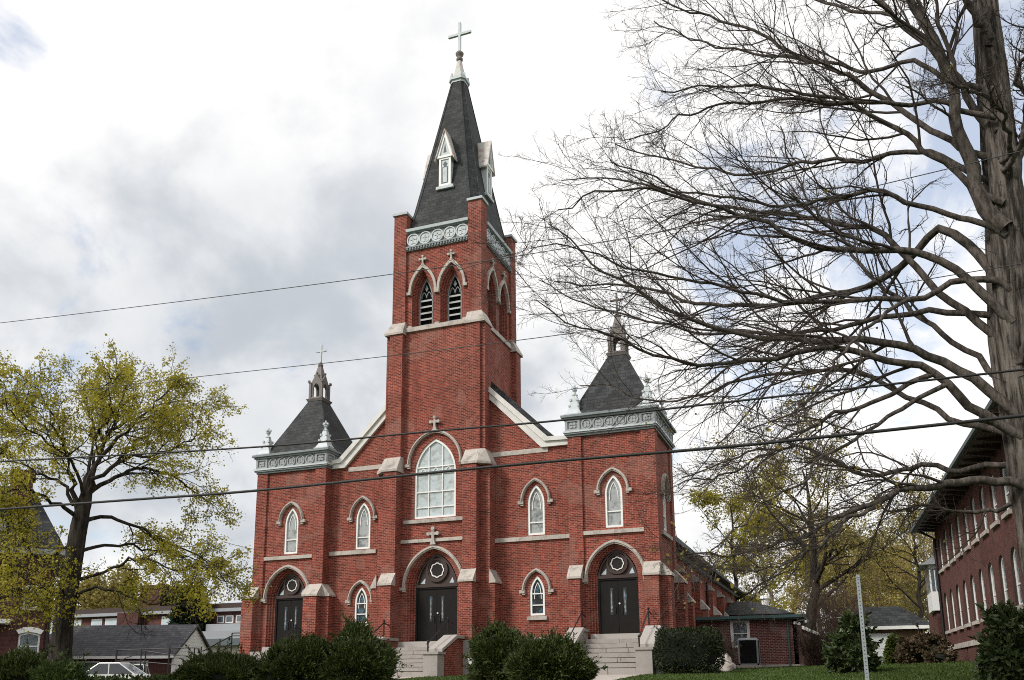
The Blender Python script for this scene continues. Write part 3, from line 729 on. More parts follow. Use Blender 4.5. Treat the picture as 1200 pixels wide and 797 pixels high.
kb = MB(); kb.lathe(AX, AY, [(0.13,37.85),(0.2,37.95),(0.2,38.05),(0.14,38.12),(0.14,38.2),(0.23,38.3),(0.25,38.42),(0.15,38.52),(0.08,38.56)], 14); P(kb, 'spire_knob', 'lantern', SPO, True)
cr = MB(); cr.box(AX-0.075,AX+0.075,AY-0.075,AY+0.075,38.5,40.55); cr.box(AX-0.74,AX-0.075,AY-0.07,AY+0.07,39.66,39.81); cr.box(AX+0.075,AX+0.74,AY-0.07,AY+0.07,39.66,39.81)
P(cr, 'spire_cross', 'paint', SPO)
# dormers (lucarnes) on the four faces of the spire
for k in range(4):
    a = k*pi/2; n = Vector((sin(a),-cos(a),0)); u = Vector((cos(a),sin(a),0))
    F = Face(Vector((AX,AY,0))+n*(spire_w(28.4)+0.04), u, n)
    b = MB(); solid(b, F, rect(-0.36,0.36,28.55,30.35), -0.75, 0.0); fbox(b, F, -0.52, 0.52, 28.38, 28.55, -0.6, 0.1)
    # gable
    g = [(-0.50,30.30),(0.50,30.30),(0.0,31.95)]
    solid(b, F, g, -1.15, 0.05)
    D = P(b, 'dormer', 'paint', SPO)
    fr = MB(); band(fr, F, rect(-0.36,0.36,28.55,30.35), rect(-0.24,0.24,28.68,30.2), 0.0, 0.05, True)
    band(fr, F, g, [(-0.34,30.42),(0.34,30.42),(0.0,31.6)], 0.05, 0.10, True)
    fr.v = fr.v
    x = MB(); P(fr, 'dormer_frame', 'white', SPO)
    tr = MB(); tr_pts = [(-0.17,28.75),(0.17,28.75),(0.17,29.75),(0.08,29.75),(0.08,29.85),(0.15,29.92),(0.08,30.0),(0.0,30.1),(-0.08,30.0),(-0.15,29.92),(-0.08,29.85),(-0.08,29.75),(-0.17,29.75)]
    panel(tr, F, tr_pts, [], 0.012); P(tr, 'dormer_opening', 'dark_frieze', SPO)
    wl = MB(); fbox(wl, F, -0.12, 0.12, 28.78, 29.7, 0.014, 0.03); P(wl, 'dormer_board', 'paint', SPO)
    tg = MB(); panel(tg, F, [(-0.1,30.62),(0.1,30.62),(0.0,31.2)], [], 0.056); P(tg, 'gable_opening', 'dark_frieze', SPO)
    for sg in (-1,1):
        rf = MB(); e0 = (sg*0.60,30.20); e1 = (sg*0.0,32.10)
        rf.add([F.p(*e0,0.16),F.p(*e0,-1.25),F.p(*e1,-1.25),F.p(*e1,0.16),F.p(e0[0]-sg*0.03,e0[1]-0.09,0.16),F.p(e0[0]-sg*0.03,e0[1]-0.09,-1.25),F.p(e1[0],e1[1]-0.14,-1.25),F.p(e1[0],e1[1]-0.14,0.16)],
               [(0,1,2,3),(4,5,6,7),(0,3,7,4),(1,2,6,5),(0,1,5,4)])
        P(rf, 'dormer_roof', 'rusty', SPO)

# ---- nave front wall, gable, roof
NV = MB(); Fn = front(0.0)
APEX = 19.2; KX, KZ = 5.85, 13.15
def rake(x): return KZ + (KX-abs(x))*0.955
for s in (-1,1):
    xo = -6.48 if s < 0 else 7.15
    dz = -0.07 if s < 0 else 0.05
    wx = -4.47 if s < 0 else 5.27
    up = gothic(wx,0.44,8.42+dz,10.0+dz,10.95+dz); lo = gothic(wx,0.38,4.5+dz,5.6+dz,6.42+dz)
    outer = [(xo,ZB),(s*1.9,ZB),(s*1.9,rake(1.9)-0.05),(s*KX,rake(KX)-0.05),(xo,KZ-0.05)]
    panel(NV, Fn, outer, [up, lo]); reveal(NV, Fn, up, 0, -0.25); reveal(NV, Fn, lo, 0, -0.25)
    gwindow(Fn, wx, 0.44, 8.42+dz, 10.0+dz, 10.95+dz, 'glass', 0.14, 1, (9.05+dz,), 0.10, (0.66,10.13+dz,11.13+dz))
    gwindow(Fn, wx, 0.38, 4.5+dz, 5.6+dz, 6.42+dz, 'glass_dark', 0.14, 1, (5.0+dz,5.55+dz), 0.10, (0.62,5.72+dz,6.62+dz), (wx-0.5,wx+0.5,4.28+dz,4.45+dz))
    sc = MB(); x0,x1 = (-6.46,-3.62) if s < 0 else (2.88,7.13); fbox(sc, Fn, x0, x1, 8.15+dz, 8.36+dz, -0.05, 0.10); P(sc, 'string_course', 'stone')
    bl = MB(); x0,x1 = (-5.45,-2.88) if s < 0 else (2.88,5.95); fbox(bl, Fn, x0, x1, 12.62, 12.86, -0.05, 0.035); P(bl, 'belt_course', 'stone')
    # white coping of the gable with a level kneeler
    ck = MB()
    xk = -6.47 if s < 0 else 7.14
    A = [(s*2.5,rake(2.5)+0.36),(s*(KX+0.12),KZ+0.22),(xk,KZ+0.14)]
    B = [(s*2.5,rake(2.5)-0.30),(s*(KX-0.22),KZ-0.30),(xk,KZ-0.30)]
    band(ck, Fn, A, B, -0.3, 0.16)
    A2 = [(u,z-0.02) for u,z in A]; Bm = [(a[0]*0.55+b[0]*0.45, a[1]*0.55+b[1]*0.45) for a,b in zip(A,B)]
    band(ck, Fn, A2, Bm, 0.16, 0.26)
    P(ck, 'gable_coping', 'coping')
    bs = MB(); x0,x1 = sorted((s*3.45,xo)); bs.box(x0,x1,-0.1,0.05,ZB,3.5); P(bs, 'plinth', 'granite')
P(NV, 'nave_front_wall', 'brick')
NE = 44.0                    # far end of the nave
rf = MB()
ex = 10.5; ez = 9.25
for s in (-1,1):
    rf.add([(0,0.3,APEX),(s*ex,0.3,ez),(s*ex,NE+0.6,ez),(0,NE+0.6,APEX),(0,0.3,APEX-0.25),(s*ex,0.3,ez-0.22),(s*ex,NE+0.6,ez-0.22),(0,NE+0.6,APEX-0.25)],
           [(0,1,2,3),(4,5,6,7),(0,1,5,4),(2,3,7,6),(1,2,6,5)])
P(rf, 'nave_roof', 'slate')
# dark roof edge standing just above the coping
re = MB()
for s in (-1,1):
    re.add([(s*2.5,0.31,rake(2.5)+0.75),(s*6.2,0.31,rake(6.2)+0.62),(s*6.2,0.6,rake(6.2)+0.62),(s*2.5,0.6,rake(2.5)+0.75),(s*2.5,0.31,rake(2.5)+0.3),(s*6.2,0.31,rake(6.2)+0.3),(s*6.2,0.6,rake(6.2)+0.3),(s*2.5,0.6,rake(2.5)+0.3)],
           [(0,1,2,3),(4,5,6,7),(0,1,5,4),(1,2,6,5)])
P(re, 'roof_verge', 'slate')
# side walls with windows and buttresses
NW = MB()
wy = [9.7+6.0*i for i in range(6)]
for s in (-1,1):
    F = right(9.8) if s > 0 else left_(-9.8)
    holes = [gothic(y,0.5,6.9,8.2,9.0) for y in wy]
    panel(NW, F, rect(0.4,NE,ZB,9.68), holes)
    for hpoly in holes: reveal(NW, F, hpoly, 0, -0.3)
    for y in wy:
        gwindow(F, y, 0.5, 6.9, 8.2, 9.0, 'glass', 0.2, 1, (7.5,), 0.1, None, (y-0.6,y+0.6,6.68,6.85))
    for i in range(7):
        y = 6.3+6.0*i
        x = lambda a, b: (min(s*a,s*b), max(s*a,s*b))
        NW.box(*x(9.75,10.75), y, y+0.7, ZB, 5.95); NW.box(*x(9.75,10.3), y, y+0.7, 5.95, 7.75)
        c = MB(); buttress_cap_side(c, s*10.75, 5.92, s*10.3, 6.6, y, y+0.7); P(c, 'buttress_cap', 'stone'); c = MB(); buttress_cap_side(c, s*10.3, 7.72, s*9.8, 8.35, y, y+0.7); P(c, 'buttress_cap', 'stone')
    g = MB(); g.box(*sorted((s*10.5,s*10.62)), 4.0, NE+0.6, 9.02, 9.2); P(g, 'gutter', 'dark_frieze')
    cc = MB(); fbox(cc, F, 4.0, NE, 8.75, 9.0, 0, 0.25); P(cc, 'eaves_moulding', 'grey_paint')
    cc = MB(); fbox(cc, F, 4.0, NE+0.5, 9.0, 9.05, 0, 0.72); P(cc, 'soffit', 'brownwood')
    dpp = MB(); dpp.tube([(s*10.55,NE-0.2,9.0),(s*10.55,NE-0.2,8.7),(s*9.95,NE-0.2,8.3),(s*9.95,NE-0.2,ZB)], 0.07, 8); P(dpp, 'downpipe', 'iron')
    dpp = MB(); dpp.tube([(s*10.55,24.2,9.0),(s*10.5,24.2,8.6),(s*9.95,24.2,8.3),(s*9.95,24.2,ZB)], 0.07, 8); P(dpp, 'downpipe', 'iron')
NW.add([(-9.8,NE,ZB),(9.8,NE,ZB),(9.8,NE,9.2),(0,NE,APEX-0.3),(-9.8,NE,9.2)], [(0,1,2,3,4)])
P(NW, 'nave_side_walls', 'brick')

# ---- turrets
def turret(x0, x1, dz, side):
    """side = +1: right turret (its +X face shows), -1: left"""
    yf = -0.63; yb = 3.75; cx = (x0+x1)/2; cy = (yf+yb)/2
    T = MB(); F = front(yf+0.10)
    wcx = cx+(0.10 if side < 0 else 0.04)
    dcx = cx+(0.05 if side < 0 else 0.03)
    hole_d = portal(F, dcx, 0.97, 3.42+dz, 6.02+dz, 7.40+dz, 0.42, (1.34, 6.0+dz, 7.60+dz), T)
    wh = gothic(wcx,0.43,8.38+dz,10.0+dz,10.92+dz)
    panel(T, F, rect(x0+0.68,x1-0.66,ZB,12.95+dz), [hole_d, wh]); reveal(T, F, wh, 0, -0.25)
    gwindow(F, wcx, 0.43, 8.38+dz, 10.0+dz, 10.92+dz, 'glass', 0.14, 1, (9.15+dz,), 0.10, (0.66,10.18+dz,11.1+dz), (x0+0.7,x1-0.68,8.08+dz,8.28+dz))
    # corner piers
    for (a,b) in ((x0,x0+0.68),(x1-0.66,x1)):
        T.box(a,b,yf,yf+0.7,ZB,12.95+dz)
        T.box(a,b,yb-0.6,yb,ZB,12.95+dz)
    # side walls
    for (F2,isr) in ((right(x1-0.1),True),(left_(x0+0.1),False)):
        yc = cy+0.1
        w2 = gothic(yc,0.43,8.40+dz,10.0+dz,10.95+dz)
        show = (isr and side > 0) or ((not isr) and side < 0)
        panel(T, F2, rect(yf+0.65,yb-0.55,ZB,12.95+dz), [w2] if show else [])
        if show:
            reveal(T, F2, w2, 0, -0.25)
            gwindow(F2, yc, 0.43, 8.40+dz, 10.0+dz, 10.95+dz, 'glass', 0.14, 1, (9.15+dz,), 0.10, (0.66,10.18+dz,11.1+dz), (yc-1.2,yc+1.2,8.08+dz,8.28+dz))
    panel(T, back(yb-0.1), rect(x0+0.6,x1-0.6,ZB,12.95+dz), [])
    # low buttresses: front-facing and side-facing at each front corner
    c = MB()
    zt = 6.05+dz
    outs = []
    if side < 0: fb = [(x0-0.30,x0+0.42),(x1-0.86,x1-0.04)]; sd_ = [(x1,x1+0.42)]
    else: fb = [(x0+0.02,x0+0.58),(x1-0.68,x1-0.02)]; sd_ = [(x1,x1+0.45)]
    for (a,b) in fb:
        T.box(a,b,yf-0.40,yf+0.05,ZB,zt); c = MB(); buttress_cap_front(c, a, b, yf-0.40, zt-0.05, yf, zt+0.62); P(c, 'buttress_cap', 'stone')
    for (a,b) in sd_:
        T.box(a-0.05,b,yf+0.05,yf+0.85,ZB,zt); c = MB(); buttress_cap_side(c, b, zt-0.05, a, zt+0.62, yf+0.05, yf+0.85); P(c, 'buttress_cap', 'stone')
    c = MB()
    if side > 0:
        T.box(x1-0.05,x1+0.45,yb-0.85,yb-0.05,ZB,zt); buttress_cap_side(c, x1+0.45, zt-0.05, x1, zt+0.62, yb-0.85, yb-0.05)
    else:
        T.box(x0-0.45,x0+0.05,yb-0.85,yb-0.05,ZB,zt); buttress_cap_side(c, x0-0.45, zt-0.05, x0, zt+0.62, yb-0.85, yb-0.05)
    P(c, 'buttress_cap', 'stone'); P(T, 'turret_wall', 'brick')
    # cornice
    z = 12.95+dz
    k = MB()
    def ring(mb, o, z0, z1): mb.box(x0-o,x1+o,yf-o,yb+o,z0,z1)
    ring(k, 0.05, z, z+0.10); ring(k, 0.13, z+0.10, z+0.18)
    P(k, 'cornice', 'grey_paint')
    k1 = MB(); ring(k1, 0.17, z+0.18, z+0.27); P(k1, 'cornice_moulding', 'paint')
    k2 = MB(); ring(k2, 0.03, z+0.27, z+0.84); fz = P(k2, 'frieze', 'frieze')
    k3 = MB()
    for F3, (a,b) in ((front(yf-0.03),(x0,x1)),(right(x1+0.03),(yf,yb)),(left_(x0-0.03),(yf,yb)),(back(yb+0.03),(x0,x1))):
        for (u0,u1) in ((a-0.06,a+0.66),(b-0.66,b+0.06)):
            band(k3, F3, rect(u0,u1,z+0.28,z+0.83), rect(u0+0.1,u1-0.1,z+0.37,z+0.74), 0, 0.07, True)
            um = (u0+u1)/2
            for j in range(4):
                an = pi/4+j*pi/2; solid(k3, F3, circle(um+0.11*cos(an),z+0.555+0.085*sin(an),0.085,8), 0.0, 0.05)
        nr = 5; w = (b-a-1.44)/nr
        for i in range(nr):
            uc = a+0.72+w*(i+0.5); r = min(w*0.5,0.275)
            band(k3, F3, circle(uc,z+0.555,r,18), circle(uc,z+0.555,r*0.78,18), 0, 0.06, True)
            for j in range(4):
                an = pi/4+j*pi/2; solid(k3, F3, circle(uc+r*0.36*cos(an),z+0.555+r*0.36*sin(an),r*0.3,8), 0, 0.03)
    P(k3, 'roundels', 'frieze', fz)
    k4 = MB(); ring(k4, 0.16, z+0.84, z+0.94); P(k4, 'cornice_top', 'grey_paint')
    k5 = MB(); ring(k5, 0.26, z+0.94, z+1.06); P(k5, 'cornice_edge', 'grey_paint')
    # roof, slightly bell-cast, and open lantern
    ax, ay = (cx+0.16 if side < 0 else cx+0.03), cy
    zr = z+1.06
    prof = [(2.22,zr-0.02),(1.82,zr+0.55),(1.32,zr+1.6),(0.43,zr+3.52)]
    r_ = MB()
    for (h0,z0),(h1,z1) in zip(prof[:-1],prof[1:]):
        q = lambda h,zq: [(ax-h,ay-h,zq),(ax+h,ay-h,zq),(ax+h,ay+h,zq),(ax-h,ay+h,zq)]
        r_.add(q(h0,z0)+q(h1,z1), [(0,1,5,4),(1,2,6,5),(2,3,7,6),(3,0,4,7)])
    RO = P(r_, 'turret_roof', 'slate')
    zl = zr+3.52
    ln = MB(); ln.frustum(ax,ay,zl-0.05,0.48,0.48,zl+0.10,0.55,0.55); ln.frustum(ax,ay,zl+0.10,0.50,0.50,zl+0.22,0.40,0.40)
    for sx in (-1,1):
        for sy in (-1,1):
            ln.box(ax+sx*0.37-0.07,ax+sx*0.37+0.07,ay+sy*0.37-0.07,ay+sy*0.37+0.07,zl+0.2,zl+1.12)
            ln.box(ax+sx*0.44-0.055,ax+sx*0.44+0.055,ay+sy*0.44-0.055,ay+sy*0.44+0.055,zl+1.10,zl+1.24)
    for F4, c4 in ((front(ay-0.375),ax),(right(ax+0.375),ay),(left_(ax-0.375),ay),(back(ay+0.375),ax)):
        op = gothic(c4,0.2,zl+0.22,zl+0.72,zl+1.08,6)
        g = [(c4-0.31,zl+0.22),(c4+0.31,zl+0.22),(c4+0.31,zl+1.0),(c4+0.41,zl+1.0),(c4,zl+1.65),(c4-0.41,zl+1.0),(c4-0.31,zl+1.0)]
        o2 = [(u,zq+0.001) for u,zq in op]
        panel(ln, F4, g, [o2], 0.0); panel(ln, F4, g, [o2], -0.09); reveal(ln, F4, g, 0, -0.09); reveal(ln, F4, op, 0, -0.09)
        solid(ln, F4, circle(c4,zl+1.69,0.055,8), -0.08, 0.02)
    ln.frustum(ax,ay,zl+1.0,0.35,0.35,zl+2.2,0.10,0.10); ln.lathe(ax,ay,[(0.10,zl+2.15),(0.16,zl+2.22),(0.16,zl+2.3),(0.1,zl+2.36),(0.07,zl+2.45)],10)
    P(ln, 'lantern', 'lantern', RO)
    c_ = MB(); c_.box(ax-0.045,ax+0.045,ay-0.045,ay+0.045,zl+2.4,zl+3.55); c_.box(ax-0.34,ax-0.045,ay-0.042,ay+0.042,zl+3.10,zl+3.19); c_.box(ax+0.045,ax+0.34,ay-0.042,ay+0.042,zl+3.10,zl+3.19)
    P(c_, 'turret_cross', 'paint' if side < 0 else 'lantern', RO)
    # corner pinnacles
    for px in (x0+0.33, x1-0.33):
        for py in (yf+0.33, yb-0.33):
            p = MB(); zb = z+1.06
            p.box(px-0.44,px+0.44,py-0.44,py+0.44,zb,zb+0.10)
            p.frustum(px,py,zb+0.10,0.40,0.40,zb+0.34,0.27,0.27); p.frustum(px,py,zb+0.34,0.27,0.27,zb+1.10,0.11,0.11)
            for sx in (-1,1):
                for sy in (-1,1):
                    p.box(px+sx*0.17-0.05,px+sx*0.17+0.05,py+sy*0.17-0.05,py+sy*0.17+0.05,zb+0.80,zb+0.92)
                    p.box(px+sx*0.23-0.05,px+sx*0.23+0.05,py+sy*0.23-0.05,py+sy*0.23+0.05,zb+0.50,zb+0.60)
            p.lathe(px,py,[(0.12,zb+1.08),(0.16,zb+1.14),(0.07,zb+1.2),(0.06,zb+1.3),(0.13,zb+1.38),(0.06,zb+1.46),(0.05,zb+1.66),(0.01,zb+1.72)],8)
            p.box(px-0.17,px+0.17,py-0.05,py+0.05,zb+1.46,zb+1.56); p.box(px-0.05,px+0.05,py-0.17,py+0.17,zb+1.465,zb+1.555)
            P(p, 'pinnacle', 'paint')
    # threshold stone
    th = MB(); th.box(dcx-1.15,dcx+1.15,yf-0.35,yf+0.15,3.18+dz,3.42+dz); P(th, 'threshold', 'white_granite')
turret(-10.91, -6.48, -0.12, -1)
turret(7.15, 11.42, 0.12, 1)
th = MB(); th.box(-1.72,1.72,-1.05,-0.3,3.1,3.4); P(th, 'threshold', 'white_granite')

# ------------------------------------------------------------------ stone steps
rs = random.Random(5)
def steps(label, xc, w, ztop, zbot, ytop, ywall, n, cheek_l, cheek_r, brick_cheek, thr_r):
    E = empty('stone_steps', (xc, ytop, zbot), label, 'steps', 'stone steps of the church')
    st = MB(); rise = (ztop-zbot)/n; tread = 0.36
    x0, x1 = xc-w/2, xc+w/2
    st.box(x0, x1, ytop, ywall, zbot-0.6, ztop-0.006)
    for i in range(n):
        zt = zbot+rise*(i+1); yf = ytop-tread*(n-1-i)
        cuts = [x0]
        k = 1 if i % 2 else 2
        pts = sorted(rs.uniform(0.2,0.8) for _ in range(k))
        for q in pts: cuts.append(x0+w*q)
        cuts.append(x1)
        for a, b in zip(cuts[:-1], cuts[1:]):
            if b-a < 0.05: continue
            st.box(a+0.012, b-0.012, yf+rs.uniform(-0.03,0.02), ytop+0.3 if i == n-1 else yf+tread+0.05, zt-rise+0.032-(0.25 if i == 0 else 0), zt+rs.uniform(-0.006,0.006))
        st.box(x0+0.02, x1-0.02, yf+0.07, ytop+0.05, zt-rise-0.02-(0.3 if i == 0 else 0), zt-0.012)
    st.build('treads', M['granite'], E)
    yb = ytop-tread*(n-1)
    for sg, on in ((-1,cheek_l),(1,cheek_r)):
        if not on: continue
        a, b = (x0-0.72, x0-0.03) if sg < 0 else (x1+0.03, x1+0.72)
        pr = MB(); pr.box(a,b,yb-0.15,yb+0.55,zbot-0.5,zbot+0.95); pr.build('pier', M['granite'], E)
        pc = MB(); pc.box(a-0.06,b+0.06,yb-0.21,yb+0.6,zbot+0.95,zbot+1.06); pc.build('pier_cap', M['granite'], E)
        ck = MB(); zt = ztop+0.36
        ck.prism([(yb+0.55,zbot-0.5),(yb+0.55,zbot+1.0),(ytop-0.1,zt),(ywall,zt),(ywall,zbot-0.5)], 'x', a+0.06, b-0.06)
        ck.build('cheek_wall', M['brick' if brick_cheek else 'granite'], E)
        cp = MB(); cp.prism([(yb+0.35,zbot+1.06),(yb+0.35,zbot+1.2),(ytop-0.16,zt+0.17),(ytop-0.1,zt+0.02)], 'x', a, b); cp.build('sloped_coping', M['white_granite'], E)
        fc_ = MB(); fc_.box(a-0.02,b+0.02,ytop-0.1,ywall,zt,zt+0.13); fc_.build('flat_coping', M['granite'], E)
        hr = MB(); xm = (a+b)/2 - sg*0.22
        hr.tube([(xm,yb+0.05,zbot+1.06),(xm,yb+0.05,zbot+1.5)], 0.035, 6); hr.tube([(xm,ytop+0.0,zt+0.13),(xm,ytop+0.0,zt+0.92)], 0.035, 6)
        hr.tube([(xm,yb-0.05,zbot+1.40),(xm,ytop,zt+0.84),(xm,ytop+0.6,zt+0.70)], 0.03, 6)
        hr.lathe(xm,yb+0.05,[(0.05,zbot+1.48),(0.06,zbot+1.52),(0.02,zbot+1.58)],8); hr.lathe(xm,ytop,[(0.05,zt+0.90),(0.06,zt+0.94),(0.02,zt+1.0)],8)
        hr.build('handrail', M['iron'], E)
    return E
steps('wide granite steps up to the tall middle doors under the tower', -0.1, 3.1, 3.08, 1.72, -2.3, -1.0, 7, True, True, True, 0)
steps('granite steps up to the right-hand doors, beside the boxy hedge', 9.5, 2.75, 3.28, 1.76, -1.7, -0.98, 7, True, True, False, 0)
steps('granite steps up to the left-hand doors, mostly hidden by bushes', -8.7, 2.6, 3.05, 1.72, -1.7, -0.98, 6, False, True, True, 0)

# ------------------------------------------------------------------ annex
AYF = 17.73
AN = empty('annex', (13.0, AYF+3, 2.1), 'low flat-roofed brick annex with a green gutter at the right side of the church', 'annex')
aw = MB(); Fa = front(AYF); wnd = rect(12.28,13.32,3.45,5.06)
panel(aw, Fa, rect(9.85,16.25,1.9,5.12), [wnd]); reveal(aw, Fa, wnd, 0, -0.3)
aw.box(16.0,16.25,AYF,AYF+7,1.9,5.12); aw.box(9.85,16.25,AYF+6.8,AYF+7,1.9,5.12)
aw.build('wall', M['annex_brick'], AN)
b_ = MB(); b_.box(9.9,16.30,AYF-0.05,AYF+7.0,1.7,2.32); b_.build('foundation', M['concrete'], AN)
r_ = MB(); r_.box(9.8,16.65,AYF-0.42,AYF+7.3,5.20,5.32); r_.build('flat_roof', M['grey_panel'], AN)
g_ = MB(); g_.box(9.8,16.68,AYF-0.54,AYF-0.42,5.17,5.36); g_.box(16.65,16.77,AYF-0.54,AYF+7.3,5.17,5.36); g_.build('gutter', M['green_metal'], AN)
g_ = MB(); g_.box(9.8,16.6,AYF-0.40,AYF+7.2,5.08,5.20); g_.build('soffit', M['dark_frieze'], AN)
w_ = MB(); band(w_, Fa, rect(12.2,13.40,3.36,5.1), rect(12.38,13.22,3.55,4.98), -0.06, 0.05, True); fbox(w_, Fa, 12.38,13.22,4.24,4.30,-0.06,0.02); wo2 = w_.build('window', M['white'], AN)
p_ = MB(); fbox(p_, Fa, 12.36,13.24,3.5,5.0,-0.12,-0.07); p_.build('pane', M['glass_house'], wo2)
d_ = MB(); d_.tube([(15.72,AYF-0.48,5.2),(15.72,AYF-0.12,4.9),(15.72,AYF-0.12,2.1)], 0.06, 8); d_.build('downpipe', M['green_metal'], AN)
f_ = MB(); f_.tube([(16.2,AYF-0.06,4.85),(16.45,AYF-0.2,5.0),(16.75,AYF-0.3,5.0)], 0.03, 6)
for q in ((16.18,4.78),(16.42,4.72),(16.82,4.86)): f_.lathe(q[0],AYF-0.25,[(0.05,q[1]+0.14),(0.10,q[1]+0.1),(0.10,q[1]-0.02),(0.04,q[1]-0.05)],8)
f_.build('security_light', M['white'], AN)
mt = MB(); mt.box(12.02,12.16,AYF-0.12,AYF,2.75,3.2); mt.build('meter_box', M['grey_panel'], AN)
# sacristy with a hipped roof behind the annex
SC = empty('sacristy', (14.5, 34, 2.2), 'small brick wing with a dark hipped roof behind the flat annex', 'building')
s1 = MB(); s1.box(9.9,15.0,31.5,39.0,1.9,6.35); s1.build('wall', M['annex_brick'], SC)
s2 = MB(); s2.hexa([(9.6,31.1,6.35),(15.5,31.1,6.35),(15.5,39.4,6.35),(9.6,39.4,6.35)], [(10.6,34.0,7.6),(12.2,34.0,7.6),(12.2,36.0,7.6),(10.6,36.0,7.6)]); ro_ = s2.build('roof', M['slate'], SC)
s3 = MB(); s3.lathe(13.2,33.4,[(0.28,6.7),(0.28,7.7),(0.42,7.72),(0.36,7.95),(0.1,8.02)],12); s3.build('roof_vent', M['white'], ro_)

# air conditioners
def ac_unit(x0, x1, y0, y1, z0, z1, label):
    E = empty('air_conditioner', ((x0+x1)/2,(y0+y1)/2,z0), label, 'air conditioner', 'outdoor air conditioners by the annex')
    p = MB(); p.box(x0-0.08,x1+0.08,y0-0.08,y1+0.08,z0-0.35,z0+0.05); p.build('pad', M['concrete'], E)
    c = MB()
    for (a,b) in ((x0,y0),(x1-0.1,y0),(x0,y1-0.1),(x1-0.1,y1-0.1)): c.box(a,a+0.1,b,b+0.1,z0+0.05,z1-0.12)
    c.box(x0,x1,y0,y1,z0+0.05,z0+0.14); c.hexa([(x0,y0,z1-0.14),(x1,y0,z1-0.14),(x1,y1,z1-0.14),(x0,y1,z1-0.14)], [(x0+0.1,y0+0.1,z1),(x1-0.1,y0+0.1,z1),(x1-0.1,y1-0.1,z1),(x0+0.1,y1-0.1,z1)])
    c.build('casing', M['ac_grey'], E)
    g = MB(); g.box(x0+0.04,x1-0.04,y0+0.04,y1-0.04,z0+0.14,z1-0.14)
    n = 22
    for i in range(n):
        z = z0+0.18+(z1-z0-0.36)*i/(n-1); g.box(x0+0.1,x1-0.1,y0+0.02,y0+0.04,z-0.012,z+0.012)
    g.build('coil_grille', M['dark'], E)
    pl = MB(); pl.box((x0+x1)/2-0.12,(x0+x1)/2+0.12,y0-0.006,y0+0.03,z1-0.11,z1-0.03); pl.build('nameplate', M['white'], E)
ac_unit(12.85,14.05,15.4,16.6,2.22,3.90,'grey air conditioner with black grille standing clear in front of the annex window')
ac_unit(10.95,12.05,15.3,16.5,2.20,3.90,'grey air conditioner half hidden between the boxy hedge and dry stems')

# ------------------------------------------------------------------ school on the right
SO = Vector((23.8, 9.8, 0)); SU = Vector((-0.0279, 0.9996, 0)).normalized(); SN = Vector((-SU.y, SU.x, 0))
SC2 = empty('school', (29.0, -1.0, 2.2), 'long dark red brick building with two rows of tall narrow windows at the right', 'building')
Fs = Face(SO, SU, SN)
sw = MB(); holes = []; wins = []
LEN = -24.0
for i in range(11):
    u = -1.55-2.07*i
    for (z0,z1,zt) in ((3.72,5.1,5.62),(6.74,8.0,8.48)):
        poly = gothic(u,0.52,z0,z1,zt,6); holes.append(poly); wins.append((u,z0,z1,zt))
    bz = rect(u-0.22-0.6,u+0.22-0.6,2.0,2.72) if False else None
bw_ = [rect(-3.2-3.6*i,-2.75-3.6*i,2.05,2.72) for i in range(6)]
panel(sw, Fs, rect(LEN,-0.2,1.2,9.0), holes+bw_)
svr = MB()
for hpoly in holes: reveal(svr, Fs, hpoly, 0, -0.09)
for hpoly in bw_: reveal(sw, Fs, hpoly, 0, -0.3)
def sp(u, d): q = SO+SU*u+SN*d; return (q.x,q.y)
c0,c1,c2,c3 = sp(-0.2,0),sp(LEN,0),sp(LEN,-11),sp(-0.2,-11)
sw.add([(*c0,1.2),(*c3,1.2),(*c3,9),(*c0,9),(*c1,1.2),(*c2,1.2),(*c2,9),(*c1,9)], [(0,1,2,3),(4,5,6,7),(1,5,6,2)])
sw.build('wall', M['school_brick'], SC2); tag(svr.build('window_reveals', M['brownwood'], SC2), None, None, None, 'stuff')
for (u,z0,z1,zt) in wins:
    f = MB(); po = gothic(u,0.52,z0,z1,zt,6); band(f, Fs, po, gothic(u,0.42,z0+0.10,z1,zt-0.12,6), -0.16, -0.085, True); fbox(f, Fs, u-0.42,u+0.42,(z0+z1)/2,(z0+z1)/2+0.05,-0.15,-0.09)
    wv = f.build('window', M['white'], SC2)
    g = MB(); panel(g, Fs, gothic(u,0.5,z0+0.03,z1,zt-0.04,6), [], -0.115); g.build('pane', M['glass_house'], wv)
    sl = MB(); fbox(sl, Fs, u-0.62,u+0.62,z0-0.14,z0,-0.2,0.10); sl.build('sill', M['stone'], wv)
for hpoly in bw_:
    g = MB(); panel(g, Fs, hpoly, [], -0.25); g.build('basement_window', M['glass_house'], SC2)
bl = MB(); fbox(bl, Fs, LEN,-0.2,2.78,3.0,-0.05,0.06); bl.build('belt_course', M['stone'], SC2)
ev = MB()
q = [sp(0.6,0.95),sp(LEN-0.6,0.95),sp(LEN-0.6,-12),sp(0.6,-12)]
ev.hexa([(*p,8.98) for p in q],[(*p,9.10) for p in q]); ev.build('eaves', M['brownwood'], SC2)
for i in range(24):
    br = MB()
    u = -0.6-0.98*i; a = sp(u,0); b = sp(u,0.85); c_ = sp(u-0.12,0.85); d_ = sp(u-0.12,0)
    br.hexa([(*a,8.78),(*b,8.93),(*c_,8.93),(*d_,8.78)],[(*a,8.98),(*b,8.98),(*c_,8.98),(*d_,8.98)])
    br.build('eaves_bracket', M['brownwood'], SC2)
gt = MB(); a = sp(0.6,0.95); b = sp(0.6,1.07); c_ = sp(LEN-0.6,1.07); d_ = sp(LEN-0.6,0.95)
gt.hexa([(*a,9.0),(*b,9.0),(*c_,9.0),(*d_,9.0)],[(*a,9.14),(*b,9.14),(*c_,9.14),(*d_,9.14)]); gt.build('gutter', M['dark_frieze'], SC2)
